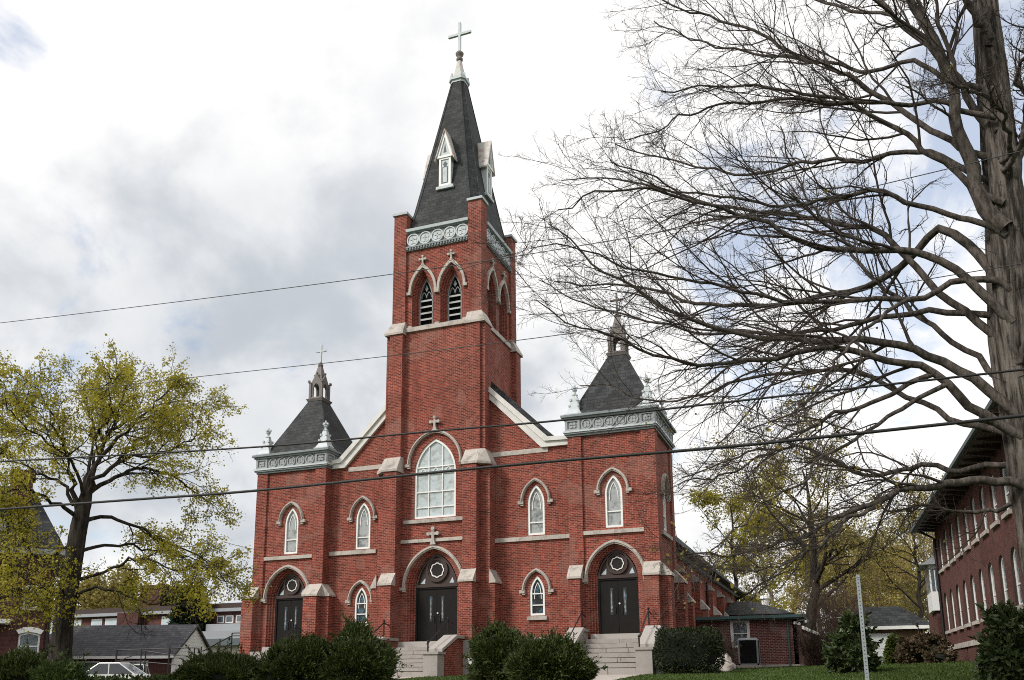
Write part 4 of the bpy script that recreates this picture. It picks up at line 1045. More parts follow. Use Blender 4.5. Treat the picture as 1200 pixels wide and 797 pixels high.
rf = MB(); t = [sp(-4.5,-5),sp(LEN+4.5,-5),sp(LEN+4.5,-6),sp(-4.5,-6)]
rf.hexa([(*p,9.10) for p in q],[(*p,13.6) for p in t]); rf.build('roof', M['slate'], SC2)
dp = MB(); a = sp(-0.35,0.08); b = sp(-0.35,0.8); dp.tube([(*b,8.95),(*a,8.5),(*a,1.6)],0.07,8); dp.build('downpipe', M['iron'], SC2)
# rear wing with a white glazed bay
wg = MB(); wg.box(23.62,27.5,10.9,16.0,1.2,4.9); wg.build('rear_wing_wall', M['school_brick'], SC2)
wb = MB(); wb.box(23.58,27.5,10.85,16.0,2.85,3.0); wb.build('rear_wing_belt', M['stone'], SC2)
by = MB(); by.box(23.45,27.4,10.75,13.2,4.9,7.3); bo = by.build('bay', M['siding'], SC2)
for i in range(3):
    g = MB(); g.box(23.438,23.45,10.92+0.76*i,11.5+0.76*i,5.9,7.05); g.build('pane', M['glass_house'], bo)
    g = MB(); g.box(23.52+0.2*i,23.67+0.2*i,10.738,10.75,5.9,7.05); g.build('pane', M['glass_house'], bo)
rr = MB(); rr.hexa([(23.05,10.5,7.3),(27.4,10.5,7.3),(27.4,13.6,7.3),(23.05,13.6,7.3)],[(24.4,10.6,8.2),(27.4,10.6,8.2),(27.4,13.5,8.2),(24.4,13.5,8.2)]); rr.build('bay_roof', M['grey_panel'], bo)

# ------------------------------------------------------------------ left-hand buildings
# dark brick house, its front turned towards the street corner
HO = empty('brick_house', (0,0,0), 'dark brick house with a tall chimney behind the leafy tree at the far left', 'house')
hc = atD(57.5,750,58.0); ha = R(48.7); hux = np.array([cos(ha),sin(ha),0]); hn = np.array([sin(ha),-cos(ha),0])
def hat(x, y, back_=0.0):
    """house coordinates (along the front, height above its floor) of a point on the front"""
    d = ray(x,y); t = np.dot(hc-hn*back_-CAMP,hn)/np.dot(d,hn); p = CAMP+d*t
    return np.dot(p-hc,hux), p[2]-1.0
hw = MB(); Fh = front(0.0)
ev_z = hat(40,650)[1]
hwins = []
for (xa,xb,yt,yb_) in ((27,43,741,775),(32,50,692,712)):
    ua,_ = hat(xa,yt); ub,zt_ = hat(xb,yt); zb_ = hat((xa+xb)/2,yb_)[1]
    hwins.append(((ua+ub)/2,zb_,zt_)); hwins.append(((ua+ub)/2-3.3,zb_,zt_)); hwins.append(((ua+ub)/2-6.6,zb_,zt_))
hh = [[(u-0.55,z0),(u+0.55,z0),(u+0.55,z1-0.10),(u,z1),(u-0.55,z1-0.10)] for u,z0,z1 in hwins]
panel(hw, Fh, rect(-13,0,-0.5,ev_z), hh)
for p in hh: reveal(hw, Fh, p, 0, -0.3)
hw.box(-13,-12.7,0,9,-0.5,ev_z); hw.box(-0.3,0,0,9,-0.5,ev_z); hw.box(-13,0,8.7,9,-0.5,ev_z)
hw.build('wall', M['house_brick'], HO)
for (u,z0,z1),p in zip(hwins,hh):
    f = MB(); band(f, Fh, p, [(u-0.45,z0+0.1),(u+0.45,z0+0.1),(u+0.45,z1-0.2),(u,z1-0.1),(u-0.45,z1-0.2)], -0.24, -0.10, True); fbox(f, Fh, u-0.45,u+0.45,(z0+z1)/2,(z0+z1)/2+0.06,-0.24,-0.14)
    wv = f.build('window', M['white'], HO)
    g = MB(); panel(g, Fh, p, [], -0.2); g.build('pane', M['glass_house'], wv)
    h2 = MB(); band(h2, Fh, [(u-0.57,z1-0.12),(u-0.3,z1-0.03),(u,z1),(u+0.3,z1-0.03),(u+0.57,z1-0.12)], [(u-0.70,z1+0.10),(u-0.36,z1+0.26),(u,z1+0.30),(u+0.36,z1+0.26),(u+0.70,z1+0.10)], 0, 0.09)
    if z0 < 5: h2.build('lintel', M['white'], wv)
    s2 = MB(); fbox(s2, Fh, u-0.7,u+0.7,z0-0.16,z0,-0.2,0.1); s2.build('sill', M['stone'], wv)
cv = MB(); cv.box(-13.4,0.4,-0.4,9.4,ev_z,ev_z+0.35); cv.build('eaves', M['grey_panel'], HO)
rf = MB(); rf.hexa([(-13.4,-0.4,ev_z+0.35),(0.4,-0.4,ev_z+0.35),(0.4,9.4,ev_z+0.35),(-13.4,9.4,ev_z+0.35)],[(-10,3.5,ev_z+4.6),(-1.7,3.5,ev_z+4.6),(-1.7,5.5,ev_z+4.6),(-10,5.5,ev_z+4.6)]); hr_ = rf.build('roof', M['slate'], HO)
ca_,_ = hat(13,575,2.0); cb_,ct_ = hat(40,553,2.0)
ch = MB(); ch.box(ca_,cb_,1.6,2.9,ev_z+0.4,ct_); ch.box(ca_-0.12,cb_+0.12,1.48,3.02,ct_-0.5,ct_-0.25); ch.build('chimney', M['house_brick'], hr_)
da_,dz_ = hat(-25,600,0.5); db_,_ = hat(9,600,0.5)
dm = MB(); dm.box(da_,db_,0.3,3.5,ev_z+0.4,dz_); do_ = dm.build('dormer', M['grey_panel'], hr_)
dr = MB(); dr.prism([(da_-0.3,dz_),(db_+0.3,dz_),((da_+db_)/2,dz_+1.4)],'y',0.0,4.2); dr.build('dormer_roof', M['slate'], HO)
pa_,pz_ = hat(-40,727,-1.2); pb_,_ = hat(12,727,-1.2)
bp = MB(); bp.box(pa_,pb_,-1.3,0,pz_-0.12,pz_+0.12); bp.build('porch_canopy', M['white'], HO)
dp = MB(); dp.tube([(-0.12,-0.08,ev_z),(-0.12,-0.08,-0.4)],0.07,8); dp.build('downpipe', M['iron'], HO)
HO.location = (hc[0],hc[1],1.0); HO.rotation_euler = (0,0,ha)

# garage with dark roof and white gable
GA = empty('garage', (-27, 9.5, 1.2), 'low garage with a dark shingle roof and white gable end left of the church', 'garage')
g1 = MB(); g1.box(-31.5,-21.9,6.2,13.2,0.4,3.25); g1.build('wall', M['house_brick'], GA)
g2 = MB(); g2.prism([(6.1,3.25),(13.3,3.25),(9.7,5.25)],'x',-21.95,-21.78)
for i in range(9):
    z = 3.3+i*0.22; hw_ = 3.55*(5.25-z)/2.0
    if hw_ > 0.1: g2.box(-21.78,-21.765,9.7-hw_,9.7+hw_,z,z+0.205)
g2.build('gable_end', M['siding'], GA)
g2 = MB(); g2.box(-21.9,-21.78,6.2,13.2,0.8,3.25); g2.build('end_wall', M['siding'], GA)
g3 = MB()
for s in (-1,1):
    y0 = 9.7+s*3.95
    g3.add([(-31.0,9.7,5.42),(-21.6,9.7,5.42),(-21.6,y0,3.2),(-32.0,y0,3.2),(-31.0,9.7,5.25),(-21.6,9.7,5.25),(-21.6,y0,3.05),(-32.0,y0,3.05)],[(0,1,2,3),(4,5,6,7),(2,3,7,6),(1,2,6,5),(0,3,7,4)])
g3.add([(-31.0,9.7,5.42),(-32,5.75,3.2),(-32,13.65,3.2)],[(0,1,2)])
g3.build('roof', M['shingle'], GA)
g4 = MB(); g4.box(-32.0,-21.6,5.68,5.75,3.02,3.2); g4.build('fascia', M['white'], GA)
for (a,b) in ((-28.6,-26.6),(-25.2,-23.4)):
    g5 = MB(); fbox(g5, front(6.2), a,b,1.6,2.9,0,0.06); wv = g5.build('window', M['white'], GA); g6 = MB(); fbox(g6, front(6.2), a+0.12,b-0.12,1.7,2.8,0.06,0.07); g6.build('pane', M['glass_house'], wv)
g7 = MB(); fbox(g7, right(-21.78), 8.2,9.4,0.9,3.0,0,0.05); g7.build('door', M['grey_panel'], GA)
GA.location = (-27.87, 7.41, 1.2); GA.rotation_euler = (0,0,R(20))

# long low brick building behind
LB = empty('long_building', (-45, 32, 1.2), 'long low brick building with big pale windows behind the garage', 'building')
Fl = front(28.0)
l1 = MB(); l1.box(-72,-20,28.0,40,0.8,7.95); l1.build('wall', M['school_brick'], LB)
l2 = MB(); l2.box(-72.4,-19.6,27.5,40.4,7.95,8.25); l2.build('fascia', M['grey_panel'], LB)
l3 = MB(); l3.box(-72.2,-19.8,27.8,40.2,8.25,8.75); l3.build('roof_edge', M['brownwood'], LB)
us = [atY(x,728,28.0)[0] for x in (84,96, 108,120, 124,143, 190,209, 210,226, 60,75, 30,50)]
for a,b in zip(us[0::2],us[1::2]):
    f = MB(); fbox(f, Fl, a,b,6.3,7.75,0,0.08); wv = f.build('window', M['white'], LB)
    g = MB(); fbox(g, Fl, a+0.1,b-0.1,6.4,7.65,0.08,0.1); g.build('pane', M['glass_blind'], wv)
for x0,x1 in ((255,263),(265,274),(277,285),(286,294)):
    a,b = atY(x0,725,28)[0],atY(x1,725,28)[0]
    f = MB(); fbox(f, Fl, a,b,6.9,7.6,0,0.08); wv = f.build('window', M['white'], LB)
    g = MB(); fbox(g, Fl, a+0.1,b-0.1,7.0,7.5,0.08,0.1); g.build('pane', M['glass_house'], wv)
a,b = atY(248,735,27)[0],atY(310,735,27)[0]
l4 = MB(); l4.box(a,b,26.2,28.0,5.9,6.7); l4.build('entrance_canopy', M['grey_panel'], LB)
l5 = MB(); l5.box(atY(230,750,24)[0],-20,24.0,28.0,0.8,4.6); l5.build('front_wing', M['cream'], LB)
l6 = MB(); l6.box(atY(228,745,24)[0],-19.6,23.4,28.0,4.6,5.2); l6.build('front_wing_fascia', M['dark_frieze'], LB)
l6 = MB(); l6.box(atY(228,745,24)[0],-19.6,23.8,28.0,5.2,5.9); l6.build('front_wing_roof', M['grey_panel'], LB)
dd0,dd1 = atY(247,760,23.9)[0],atY(257,760,23.9)[0]
l7 = MB(); fbox(l7, front(24.0), dd0,dd1,0.9,4.0,0,0.05); l7.build('door', M['dark_frieze'], LB)
l8 = MB(); fbox(l8, front(24.0), atY(262,760,23.9)[0],atY(290,760,23.9)[0],0.9,3.6,0,0.06); l8.build('door_surround', M['red_brown'], LB)
cx0,cx1 = atY(164,700,30)[0],atY(188,700,30)[0]
l9 = MB(); l9.box(cx0,cx1,30,32.2,8.2,11.1); l9.box(cx0-0.1,cx1+0.1,29.9,32.3,10.8,11.15); l9.build('chimney', M['house_brick'], LB)
l9 = MB(); l9.box(cx0,cx1,27.2,30.0,2.0,8.2); l9.build('chimney_breast', M['house_brick'], LB)

# ramp railing by the left steps
RA = empty('ramp_railing', (-15.5, 0.0, 1.9), 'black iron railing of a ramp in front of the white garage gable', 'railing')
def rp(x, y): p = atY(x, y, -0.3); return (p[0], p[1], p[2])
posts = [(137,762),(166,761),(171,763),(199,759),(228,759),(236,758),(258,749),(272,742)]
for x,y in posts:
    p = rp(x,y); rl = MB(); rl.tube([p,(p[0],p[1],1.5)],0.05 if x in (199,137) else 0.035,6); rl.build('post', M['iron'], RA)
rr = MB()
rr.tube([rp(137,762),rp(166,761),rp(228,759),rp(238,763),rp(258,752),rp(272,745),rp(290,745)],0.035,6)
rr.build('rail', M['iron'], RA); rr = MB(); rr.tube([rp(137,775),rp(171,763),rp(205,768),rp(240,770),rp(272,757)],0.03,6)
rr.build('rail', M['iron'], RA); rr = MB(); rr.tube([rp(150,779),rp(171,776),rp(228,781)],0.03,6); rr.build('rail', M['iron'], RA); rr = MB(); rr.tube([rp(199,771),rp(240,771)],0.03,6)
rr.build('rail', M['iron'], RA); rr = MB(); rr.tube([rp(272,742),rp(300,741)],0.035,6)
rr.build('rail', M['iron'], RA)

# cars
def car(name, x, y, ang, L_, Wd, H, paint, label, suv):
    E = empty(name, (0,0,0), label, 'car', 'cars parked by the garage')
    hoodz = H*0.58; zb = 0.32
    b = MB(); hl = L_/2; w = Wd/2
    def ringp(pts, w0): return [(px,-w0,pz) for px,pz in pts], [(px,w0,pz) for px,pz in pts]
    body = [(-hl,zb),(hl,zb),(hl,hoodz*0.85),(hl-0.25,hoodz),(hl*0.42,hoodz*1.04),(-hl+0.2,hoodz*1.05),(-hl,hoodz*0.8)]
    A,B_ = ringp(body,w); b.hexa(A,B_)
    bo = b.build('body', M[paint], E)
    if suv: cab = [(hl*0.40,hoodz*1.03),(hl*0.12,H),(-hl*0.86,H),(-hl*0.96,hoodz*1.03)]
    else: cab = [(hl*0.42,hoodz*1.02),(hl*0.08,H),(-hl*0.42,H),(-hl*0.82,hoodz*1.02)]
    c = MB(); lo = [(px,sy*w*0.95,pz) for sy in (-1,1) for px,pz in (cab[0],cab[3])]; hi = [(px,sy*w*0.78,pz) for sy in (-1,1) for px,pz in (cab[1],cab[2])]
    c.hexa([lo[1],lo[0],lo[2],lo[3]],[hi[1],hi[0],hi[2],hi[3]]); c.build('windows', M['car_glass'], E)
    r = MB(); hi2 = [(px,py,H-0.0) for px,py,pz in hi]; r.hexa([hi2[1],hi2[0],hi2[2],hi2[3]],[(px*0.98,py*0.94,H+0.07) for px,py,pz in (hi2[1],hi2[0],hi2[2],hi2[3])])
    for sy in (-1,1):
        for t in ((0,0),(0.5,0.5),(1,1)):
            pl = Vector(lo[0 if sy < 0 else 2]).lerp(Vector(lo[1 if sy < 0 else 3]),t[0]); ph = Vector(hi[0 if sy < 0 else 2]).lerp(Vector(hi[1 if sy < 0 else 3]),t[1])
            r.tube([pl,ph],0.03,5)
    r.build('roof', M[paint], E)
    for sx in (-0.62,0.62):
        for sy in (-1,1):
            wv = MB(); wv.tube([(sx*hl,sy*(w-0.2),0.33),(sx*hl,sy*(w+0.01),0.33)],0.33,16); wo3 = wv.build('wheel', M['rubber'], E)
            rm = MB(); rm.tube([(sx*hl,sy*(w+0.0),0.33),(sx*hl,sy*(w+0.025),0.33)],0.19,12); rm.build('rim', M['chrome'], wo3)
    for sy in (-1,1):
        h = MB(); h.box(hl-0.03,hl+0.02,sy*w*0.62-0.18,sy*w*0.62+0.18,hoodz*0.68,hoodz*0.82); h.build('headlight', M['white'], E)
        h = MB(); h.box(-hl-0.02,-hl+0.03,sy*w*0.7-0.14,sy*w*0.7+0.14,hoodz*0.68,hoodz*0.9); h.build('tail_light', M['red_brown'], E)
    E.location = (x,y,float(gz(x,y))-0.12); E.rotation_euler = (0,0,ang)
cp1 = atY(184,780,1.5); car('parked_car', cp1[0]-1.5, 1.2, R(128), 4.7, 1.9, 1.72, 'suv_paint', 'white sport utility car parked in front of the garage', True)
cp2 = atY(126,780,-3.0); car('parked_car', cp2[0], -3.0, R(202), 4.4, 1.75, 1.42, 'suv_paint', 'low white car half hidden behind the low clipped hedge', False)

# far garages on the right
FG = empty('far_garage', (22, 22, 2.4), 'low garage with a white door and dark hipped roof far behind the lawn', 'garage')
yg = 24.0
def ax_(px, y=yg): return atY(px,760,y)[0]
f1 = MB(); x0,x1 = ax_(985),ax_(1082); f1.box(x0,x1,yg,yg+7,2.0,4.75); f1.build('wall', M['tan_brick'], FG)
f2 = MB(); f2.hexa([(x0-0.5,yg-0.5,4.75),(x1+0.8,yg-0.5,4.75),(x1+0.8,yg+7.5,4.75),(x0-0.5,yg+7.5,4.75)],[(x0+1.5,yg+3.2,6.35),(x1-1.0,yg+3.2,6.35),(x1-1.0,yg+3.8,6.35),(x0+1.5,yg+3.8,6.35)]); f2.build('roof', M['slate'], FG)
f3 = MB(); f3.box(x0-0.5,x1+0.8,yg-0.56,yg-0.5,4.58,4.8); f3.build('fascia', M['white'], FG)
f4 = MB(); fbox(f4, front(yg), ax_(1018),ax_(1050),2.2,4.35,0,0.05)
for i in range(4): fbox(f4, front(yg), ax_(1018),ax_(1050),2.3+i*0.52,2.72+i*0.52,0.05,0.075)
f4.build('garage_door', M['siding'], FG)
FH = empty('far_house', (17.5, 26, 2.4), 'small tan brick building with white gable trim behind the annex', 'house')
q0 = atY(948,737,27.0); q1 = atY(980,750,27.0); x0,x1 = q0[0]-2.5,q1[0]-0.4; zl_ = q1[2]; zh_ = q0[2]
sl_ = (zh_-zl_)/(q1[0]-q0[0]); xm_ = x0+0.6; zm_ = zl_+sl_*(q1[0]-xm_)
f1 = MB(); f1.prism([(x0,2.0),(x1,2.0),(x1,zl_+sl_*0.4-0.15),(xm_,zm_-0.15),(x0,zm_-0.6)],'y',27,34); f1.build('wall', M['tan_brick'], FH)
f2 = MB(); f2.add([(xm_,26.7,zm_),(q1[0],26.7,zl_),(q1[0],34.3,zl_),(xm_,34.3,zm_),(x0-0.6,26.7,zm_-1.0),(x0-0.6,34.3,zm_-1.0)],[(0,1,2,3),(4,0,3,5)]); f2.build('roof', M['slate'], FH)
f3 = MB(); f3.prism([(xm_,zm_+0.02),(q1[0],zl_+0.02),(q1[0],zl_-0.22),(xm_,zm_-0.22)],'y',26.62,26.7); f3.build('rake_trim', M['white'], FH)

# ------------------------------------------------------------------ foliage tools (numpy)
def add_arrays(name, parts, mats, parent=None, smooth=False, origin=None):
    """parts: list of (verts Nx3, quads Mx4, material index)"""
    off = np.array(wloc(parent) if parent is not None else (origin if origin is not None else (0,0,0)), float)
    V = []; F = []; MI = []; n = 0
    for v, f, mi in parts:
        V.append(v-off); F.append(f+n); MI.append(np.full(len(f), mi, np.int32)); n += len(v)
    V = np.concatenate(V).astype(np.float32); F = np.concatenate(F).astype(np.int32); MI = np.concatenate(MI)
    me = bpy.data.meshes.new(name)
    me.vertices.add(len(V)); me.vertices.foreach_set('co', V.ravel())
    me.loops.add(F.size); me.loops.foreach_set('vertex_index', F.ravel())
    me.polygons.add(len(F)); me.polygons.foreach_set('loop_start', np.arange(0,F.size,4,dtype=np.int32))
    for m in mats: me.materials.append(m)
    me.polygons.foreach_set('material_index', MI)
    if smooth: me.polygons.foreach_set('use_smooth', np.ones(len(F), bool))
    me.update(calc_edges=True)
    return link_mesh(name, me, parent, None if origin is None else Vector(origin))
def nrm(a): return a/np.maximum(np.linalg.norm(a,axis=-1,keepdims=True),1e-9)
def tubes(P_, Rr, n=4):
    """P_ (N,K,3), Rr (N,K) -> verts, quads"""
    N,K,_ = P_.shape
    T = np.gradient(P_,axis=1); T = nrm(T)
    ref = np.where(np.abs(T[...,2:3]) < 0.9, np.array([0,0,1.0]), np.array([1.0,0,0]))
    U = nrm(np.cross(T,ref)); Wv = np.cross(T,U)
    an = 2*np.pi*np.arange(n)/n
    V = P_[:,:,None,:] + Rr[:,:,None,None]*(U[:,:,None,:]*np.cos(an)[:,None] + Wv[:,:,None,:]*np.sin(an)[:,None])
    idx = np.arange(N*K*n).reshape(N,K,n)
    a = idx[:,:-1,:]; b = np.roll(idx,-1,axis=2)[:,:-1,:]; c = np.roll(idx,-1,axis=2)[:,1:,:]; d = idx[:,1:,:]
    return V.reshape(-1,3), np.stack([a,b,c,d],-1).reshape(-1,4)
def resample(pts, rad, K):
    pts = np.asarray(pts,float); rad = np.asarray(rad,float)
    # smooth Catmull-Rom then even spacing
    Q = []; Rq = []
    n = len(pts)
    for i in range(n-1):
        p0,p1,p2,p3 = pts[max(i-1,0)],pts[i],pts[i+1],pts[min(i+2,n-1)]
        for t in np.linspace(0,1,8,endpoint=False):
            Q.append(0.5*((2*p1)+(-p0+p2)*t+(2*p0-5*p1+4*p2-p3)*t*t+(-p0+3*p1-3*p2+p3)*t**3)); Rq.append(rad[i]*(1-t)+rad[i+1]*t)
    Q.append(pts[-1]); Rq.append(rad[-1]); Q = np.array(Q); Rq = np.array(Rq)
    s = np.r_[0,np.cumsum(np.linalg.norm(np.diff(Q,axis=0),axis=1))]; u = np.linspace(0,s[-1],K)
    return np.stack([np.interp(u,s,Q[:,k]) for k in range(3)],-1), np.interp(u,s,Rq)
def grow(PP, RR_, Mc, tmin, ang, lenf, K, wig, up, rg, rscale=0.6, rtip=0.3, lmin=0.1, flat=0.0, tmax=1.0, rlim=0.04):
    """children of each polyline in the batch"""
    N,Kp,_ = PP.shape
    t = tmin + (tmax-tmin)*((np.arange(Mc)[None,:]+rg.random((N,Mc)))/Mc); t = np.clip(t,0,0.999)
    f = t*(Kp-1); i = np.minimum(f.astype(int),Kp-2); fr = (f-i)[...,None]
    ar = np.arange(N)[:,None]
    base = PP[ar,i]*(1-fr)+PP[ar,i+1]*fr; tang = nrm(PP[ar,i+1]-PP[ar,i])
    br = RR_[ar,i]*(1-fr[...,0])+RR_[ar,i+1]*fr[...,0]
    plen = np.linalg.norm(np.diff(PP,axis=1),axis=2).sum(1)[:,None]
    rnd = rg.normal(size=(N,Mc,3)); rnd[...,2] *= (1-flat)
    perp = nrm(rnd-(rnd*tang).sum(-1,keepdims=True)*tang)
    an = ang[0]+(ang[1]-ang[0])*rg.random((N,Mc,1))
    d = nrm(tang*np.cos(an)+perp*np.sin(an))
    ln = np.maximum(lmin, lenf*plen*(1-0.55*t)*(0.55+0.9*rg.random((N,Mc))))
    base = base.reshape(-1,3); d = d.reshape(-1,3); ln = ln.reshape(-1); br = br.reshape(-1)
    pts = [base]; p = base.copy(); st = (ln/(K-1))[:,None]
    for k in range(K-1):
        d = nrm(d+wig*rg.normal(size=d.shape)+np.array([0,0,up]))
        p = p+d*st; pts.append(p)
    C = np.stack(pts,1)
    r0 = np.minimum(br*rscale, rlim*ln+0.003)
    Rc = r0[:,None]*np.linspace(1,rtip,K)[None,:]
    return C, Rc
def leaves(pos, size, rg, elong=1.0, dirs=None, jitter=0.0, droop=0.0):
    n = len(pos)
    if dirs is None: dirs = nrm(rg.normal(size=(n,3)))
    else: dirs = nrm(dirs+jitter*rg.normal(size=(n,3)))
    dirs[:,2] -= droop; dirs = nrm(dirs)
    o = nrm(np.cross(dirs, rg.normal(size=(n,3)))); s = (size*(0.6+0.8*rg.random(n)))[:,None]
    a = pos; b = pos+dirs*s*elong*0.5+o*s*0.5; c = pos+dirs*s*elong; d = pos+dirs*s*elong*0.5-o*s*0.5
    V = np.stack([a,b,c,d],1).reshape(-1,3)
    return V, np.arange(4*n).reshape(n,4)

# ------------------------------------------------------------------ the big bare tree at the right
rg = np.random.default_rng(11)
BT = empty('bare_tree', (22.9,-19.0,float(gz(22.9,-19.0))-0.1), 'huge bare grey tree whose branches sweep across the right half of the sky', 'tree')
TD = 21.5
def pxline(line, D0, D1, w0, w1, pw=1.0):
    P_ = []; Rr = []; n = len(line)
    s = np.r_[0,np.cumsum([hypot(line[i+1][0]-line[i][0],line[i+1][1]-line[i][1]) for i in range(n-1)])]; s = s/s[-1]
    for (x,y),t in zip(line,s):
        D = D0+(D1-D0)*(t**1.2); p = atD(x,y,D); P_.append(p)
        w = w0+(w1-w0)*(t**pw); Rr.append(0.5*w*np.linalg.norm(p-CAMP)/np.linalg.norm(ray(x,y))/FPX)
    return np.array(P_), np.array(Rr)
trunk_line = [(1272,842),(1260,780),(1243,700),(1224,600),(1206,500),(1188,400),(1181,300),(1174,200),(1164,100),(1154,0),(1147,-100),(1140,-220),(1135,-340)]
tw = [68,62,56,53,50,47,44,38,32,23,17,12,5]
TP = np.array([atD(x,y,TD+0.05*i) for i,(x,y) in enumerate(trunk_line)])
TR = np.array([0.5*w*np.linalg.norm(p-CAMP)/np.linalg.norm(ray(*q))/FPX for w,p,q in zip(tw,TP,trunk_line)])
tp, tr = resample(TP,TR,60)
# furrowed trunk: many sides with ridges
def trunk_mesh(name, tp, tr, mat, parent, n=40, ridge=0.10, seed=0):
    rgl = np.random.default_rng(seed)
    v,f = tubes(tp[None],tr[None],n); K = len(tp); V = v.reshape(K,n,3); C = tp[:,None,:]
    ph = rgl.random(6)*6.28; an = 2*np.pi*np.arange(n)/n; zz_ = np.linspace(0,1,K)[:,None]
    mod = 1+ridge*(0.5*np.sin(5*an+ph[0]+3*zz_)+0.4*np.sin(9*an+ph[1]-5*zz_)+0.35*np.sin(14*an+ph[2]+9*zz_))+0.03*rgl.normal(size=(K,n))
    flare = 1+0.5*np.exp(-zz_*26)*(1+0.3*np.sin(5*an+ph[3]))
    V = C+(V-C)*(mod*flare)[...,None]
    return add_arrays(name, [(V.reshape(-1,3),f,0)], [mat], parent, True)
trunk_mesh('trunk', tp, tr, M['bark_grey'], BT, 56, 0.17, 3)
limbs = [
 ([(1152,240),(1133,169),(1122,132),(1111,87),(1092,45),(1066,8),(1045,-40),(1030,-110),(1020,-200)],20,3,-1.0),
 ([(1150,140),(1103,71),(1069,41),(1030,0),(1000,-30),(960,-70),(920,-120)],10,2,1.5),
 ([(1146,225),(1111,196),(1069,166),(1017,132),(985,118),(940,106),(880,100),(820,100),(770,112)],9,1.5,-1.5),
 ([(1128,175),(1081,147),(1039,117),(998,94),(968,75),(938,66),(900,45),(860,30),(810,14),(775,0)],9,2,1.0),
 ([(1112,95),(1088,81),(1062,77),(1024,81),(990,77),(956,71),(900,66),(850,55),(800,42),(765,24)],7,1.5,3.0),
 ([(1118,128),(1103,118),(1081,120),(1039,122),(994,120),(938,117),(900,117),(850,122),(800,138),(765,160),(735,170)],7,1.5,-3.0),
 ([(1140,205),(1111,184),(1077,177),(1043,181),(1013,184),(975,188),(938,190),(900,203),(850,204),(800,192),(750,180),(722,170)],8,1.5,2.5),
 ([(1160,265),(1111,250),(1069,237),(1043,228),(1013,224),(956,240),(900,238),(850,226),(800,224),(755,205),(715,190)],8,1.5,-2.0),
 ([(1166,322),(1133,284),(1107,269),(1088,276),(1066,299),(1043,319),(1000,338),(950,352),(890,360),(820,356),(760,340),(700,335),(650,330)],13,1.5,3.5),
 ([(1170,362),(1126,321),(1103,303),(1066,295),(1013,295),(956,288),(919,273),(880,255),(830,237),(780,226),(730,222),(690,232),(655,240)],12,1.5,-3.0),
 ([(1180,405),(1141,374),(1103,344),(1066,306),(1032,272),(975,261),(919,252),(860,246),(800,228),(750,214),(700,208),(655,211)],11,1.2,1.2),
 ([(1182,455),(1141,419),(1103,389),(1062,355),(1013,314),(975,269),(950,235),(930,190),(915,150)],9,1.5,4.0),
 ([(1172,329),(1126,329),(1088,344),(1050,350),(994,353),(938,352),(900,348),(860,340),(800,328),(740,316),(690,296),(650,282),(620,290)],9,1.2,-4.0),
 ([(1178,372),(1133,367),(1096,363),(1050,370),(994,380),(938,389),(880,392),(820,388),(760,376),(710,362),(665,345),(632,330)],9,1.2,2.0),
 ([(1186,480),(1126,434),(1088,416),(1050,404),(994,400),(938,400),(890,396),(840,384),(790,366),(740,338),(700,312),(665,282),(640,262)],14,1.5,-1.5),
 ([(1176,500),(1141,476),(1111,449),(1081,431),(1043,423),(994,410),(940,412),(880,425),(820,428),(760,412),(705,392),(660,372),(630,352)],13,1.3,-4.0),
 ([(1186,510),(1145,498),(1111,487),(1073,468),(1043,453),(1002,434),(956,434),(900,440),(850,452),(800,468),(760,470),(720,455),(680,448)],9,1.3,3.0),
 ([(1190,565),(1145,562),(1100,566),(1076,572),(1048,580),(1021,591),(993,599),(966,616),(938,628),(910,635),(877,646),(838,652),(805,648)],13,2,-2.0),
 ([(1060,577),(1021,594),(993,610),(966,632),(938,652),(900,664),(850,668)],7,1.5,-3.5),
 ([(1192,592),(1150,600),(1098,595),(1073,594),(1043,597),(1010,592),(985,580)],7,1.5,1.5),
 ([(1188,545),(1150,548),(1110,550),(1057,548),(1026,558),(993,547),(955,530),(919,522),(880,530),(835,546),(800,560)],9,1.5,2.5),
 ([(1095,445),(1058,452),(1013,476),(975,491),(938,506),(908,528),(870,545),(830,560),(795,567)],8,1.5,-2.5),
 ([(1100,450),(1050,480),(1013,506),(968,536),(940,560),(900,585),(865,615),(835,640)],7,1.5,-5.0),
 ([(1064,352),(1030,372),(990,410),(955,455),(925,500),(900,520),(880,505)],6,1.3,-5.5),
 ([(1186,240),(1198,160),(1215,90),(1235,10),(1260,-60)],13,4,1.0),
 ([(1184,180),(1178,150),(1171,128),(1148,109),(1118,100),(1090,104)],7,2,-3.5),
 ([(1185,190),(1205,140),(1190,90),(1205,40),(1200,-20)],8,3,-3.0),
 ([(1190,330),(1230,250),(1290,180),(1360,120)],18,4,2.0),
 ([(1195,420),(1250,360),(1320,330),(1400,310)],16,4,-2.0),
 ([(1160,40),(1120,-20),(1075,-70),(1020,-120),(960,-160)],10,3,-3.0),
 ([(1156,20),(1180,-60),(1220,-130),(1260,-200)],11,3,2.0),
 ([(1100,60),(1050,20),(990,10),(930,-10),(870,-20),(810,-30),(770,-25)],6,1.5,4.0),
]
LP = []; LR = []
tcx = np.array([q[0] for q in trunk_line][::-1]); tcy = np.array([q[1] for q in trunk_line][::-1])
def topx(P3):
    q = (P3-CAMP); z_ = q@_f; return np.stack([PCX+FPX*(q@_r2)/z_, PCY-FPX*(q@_u2)/z_],-1)
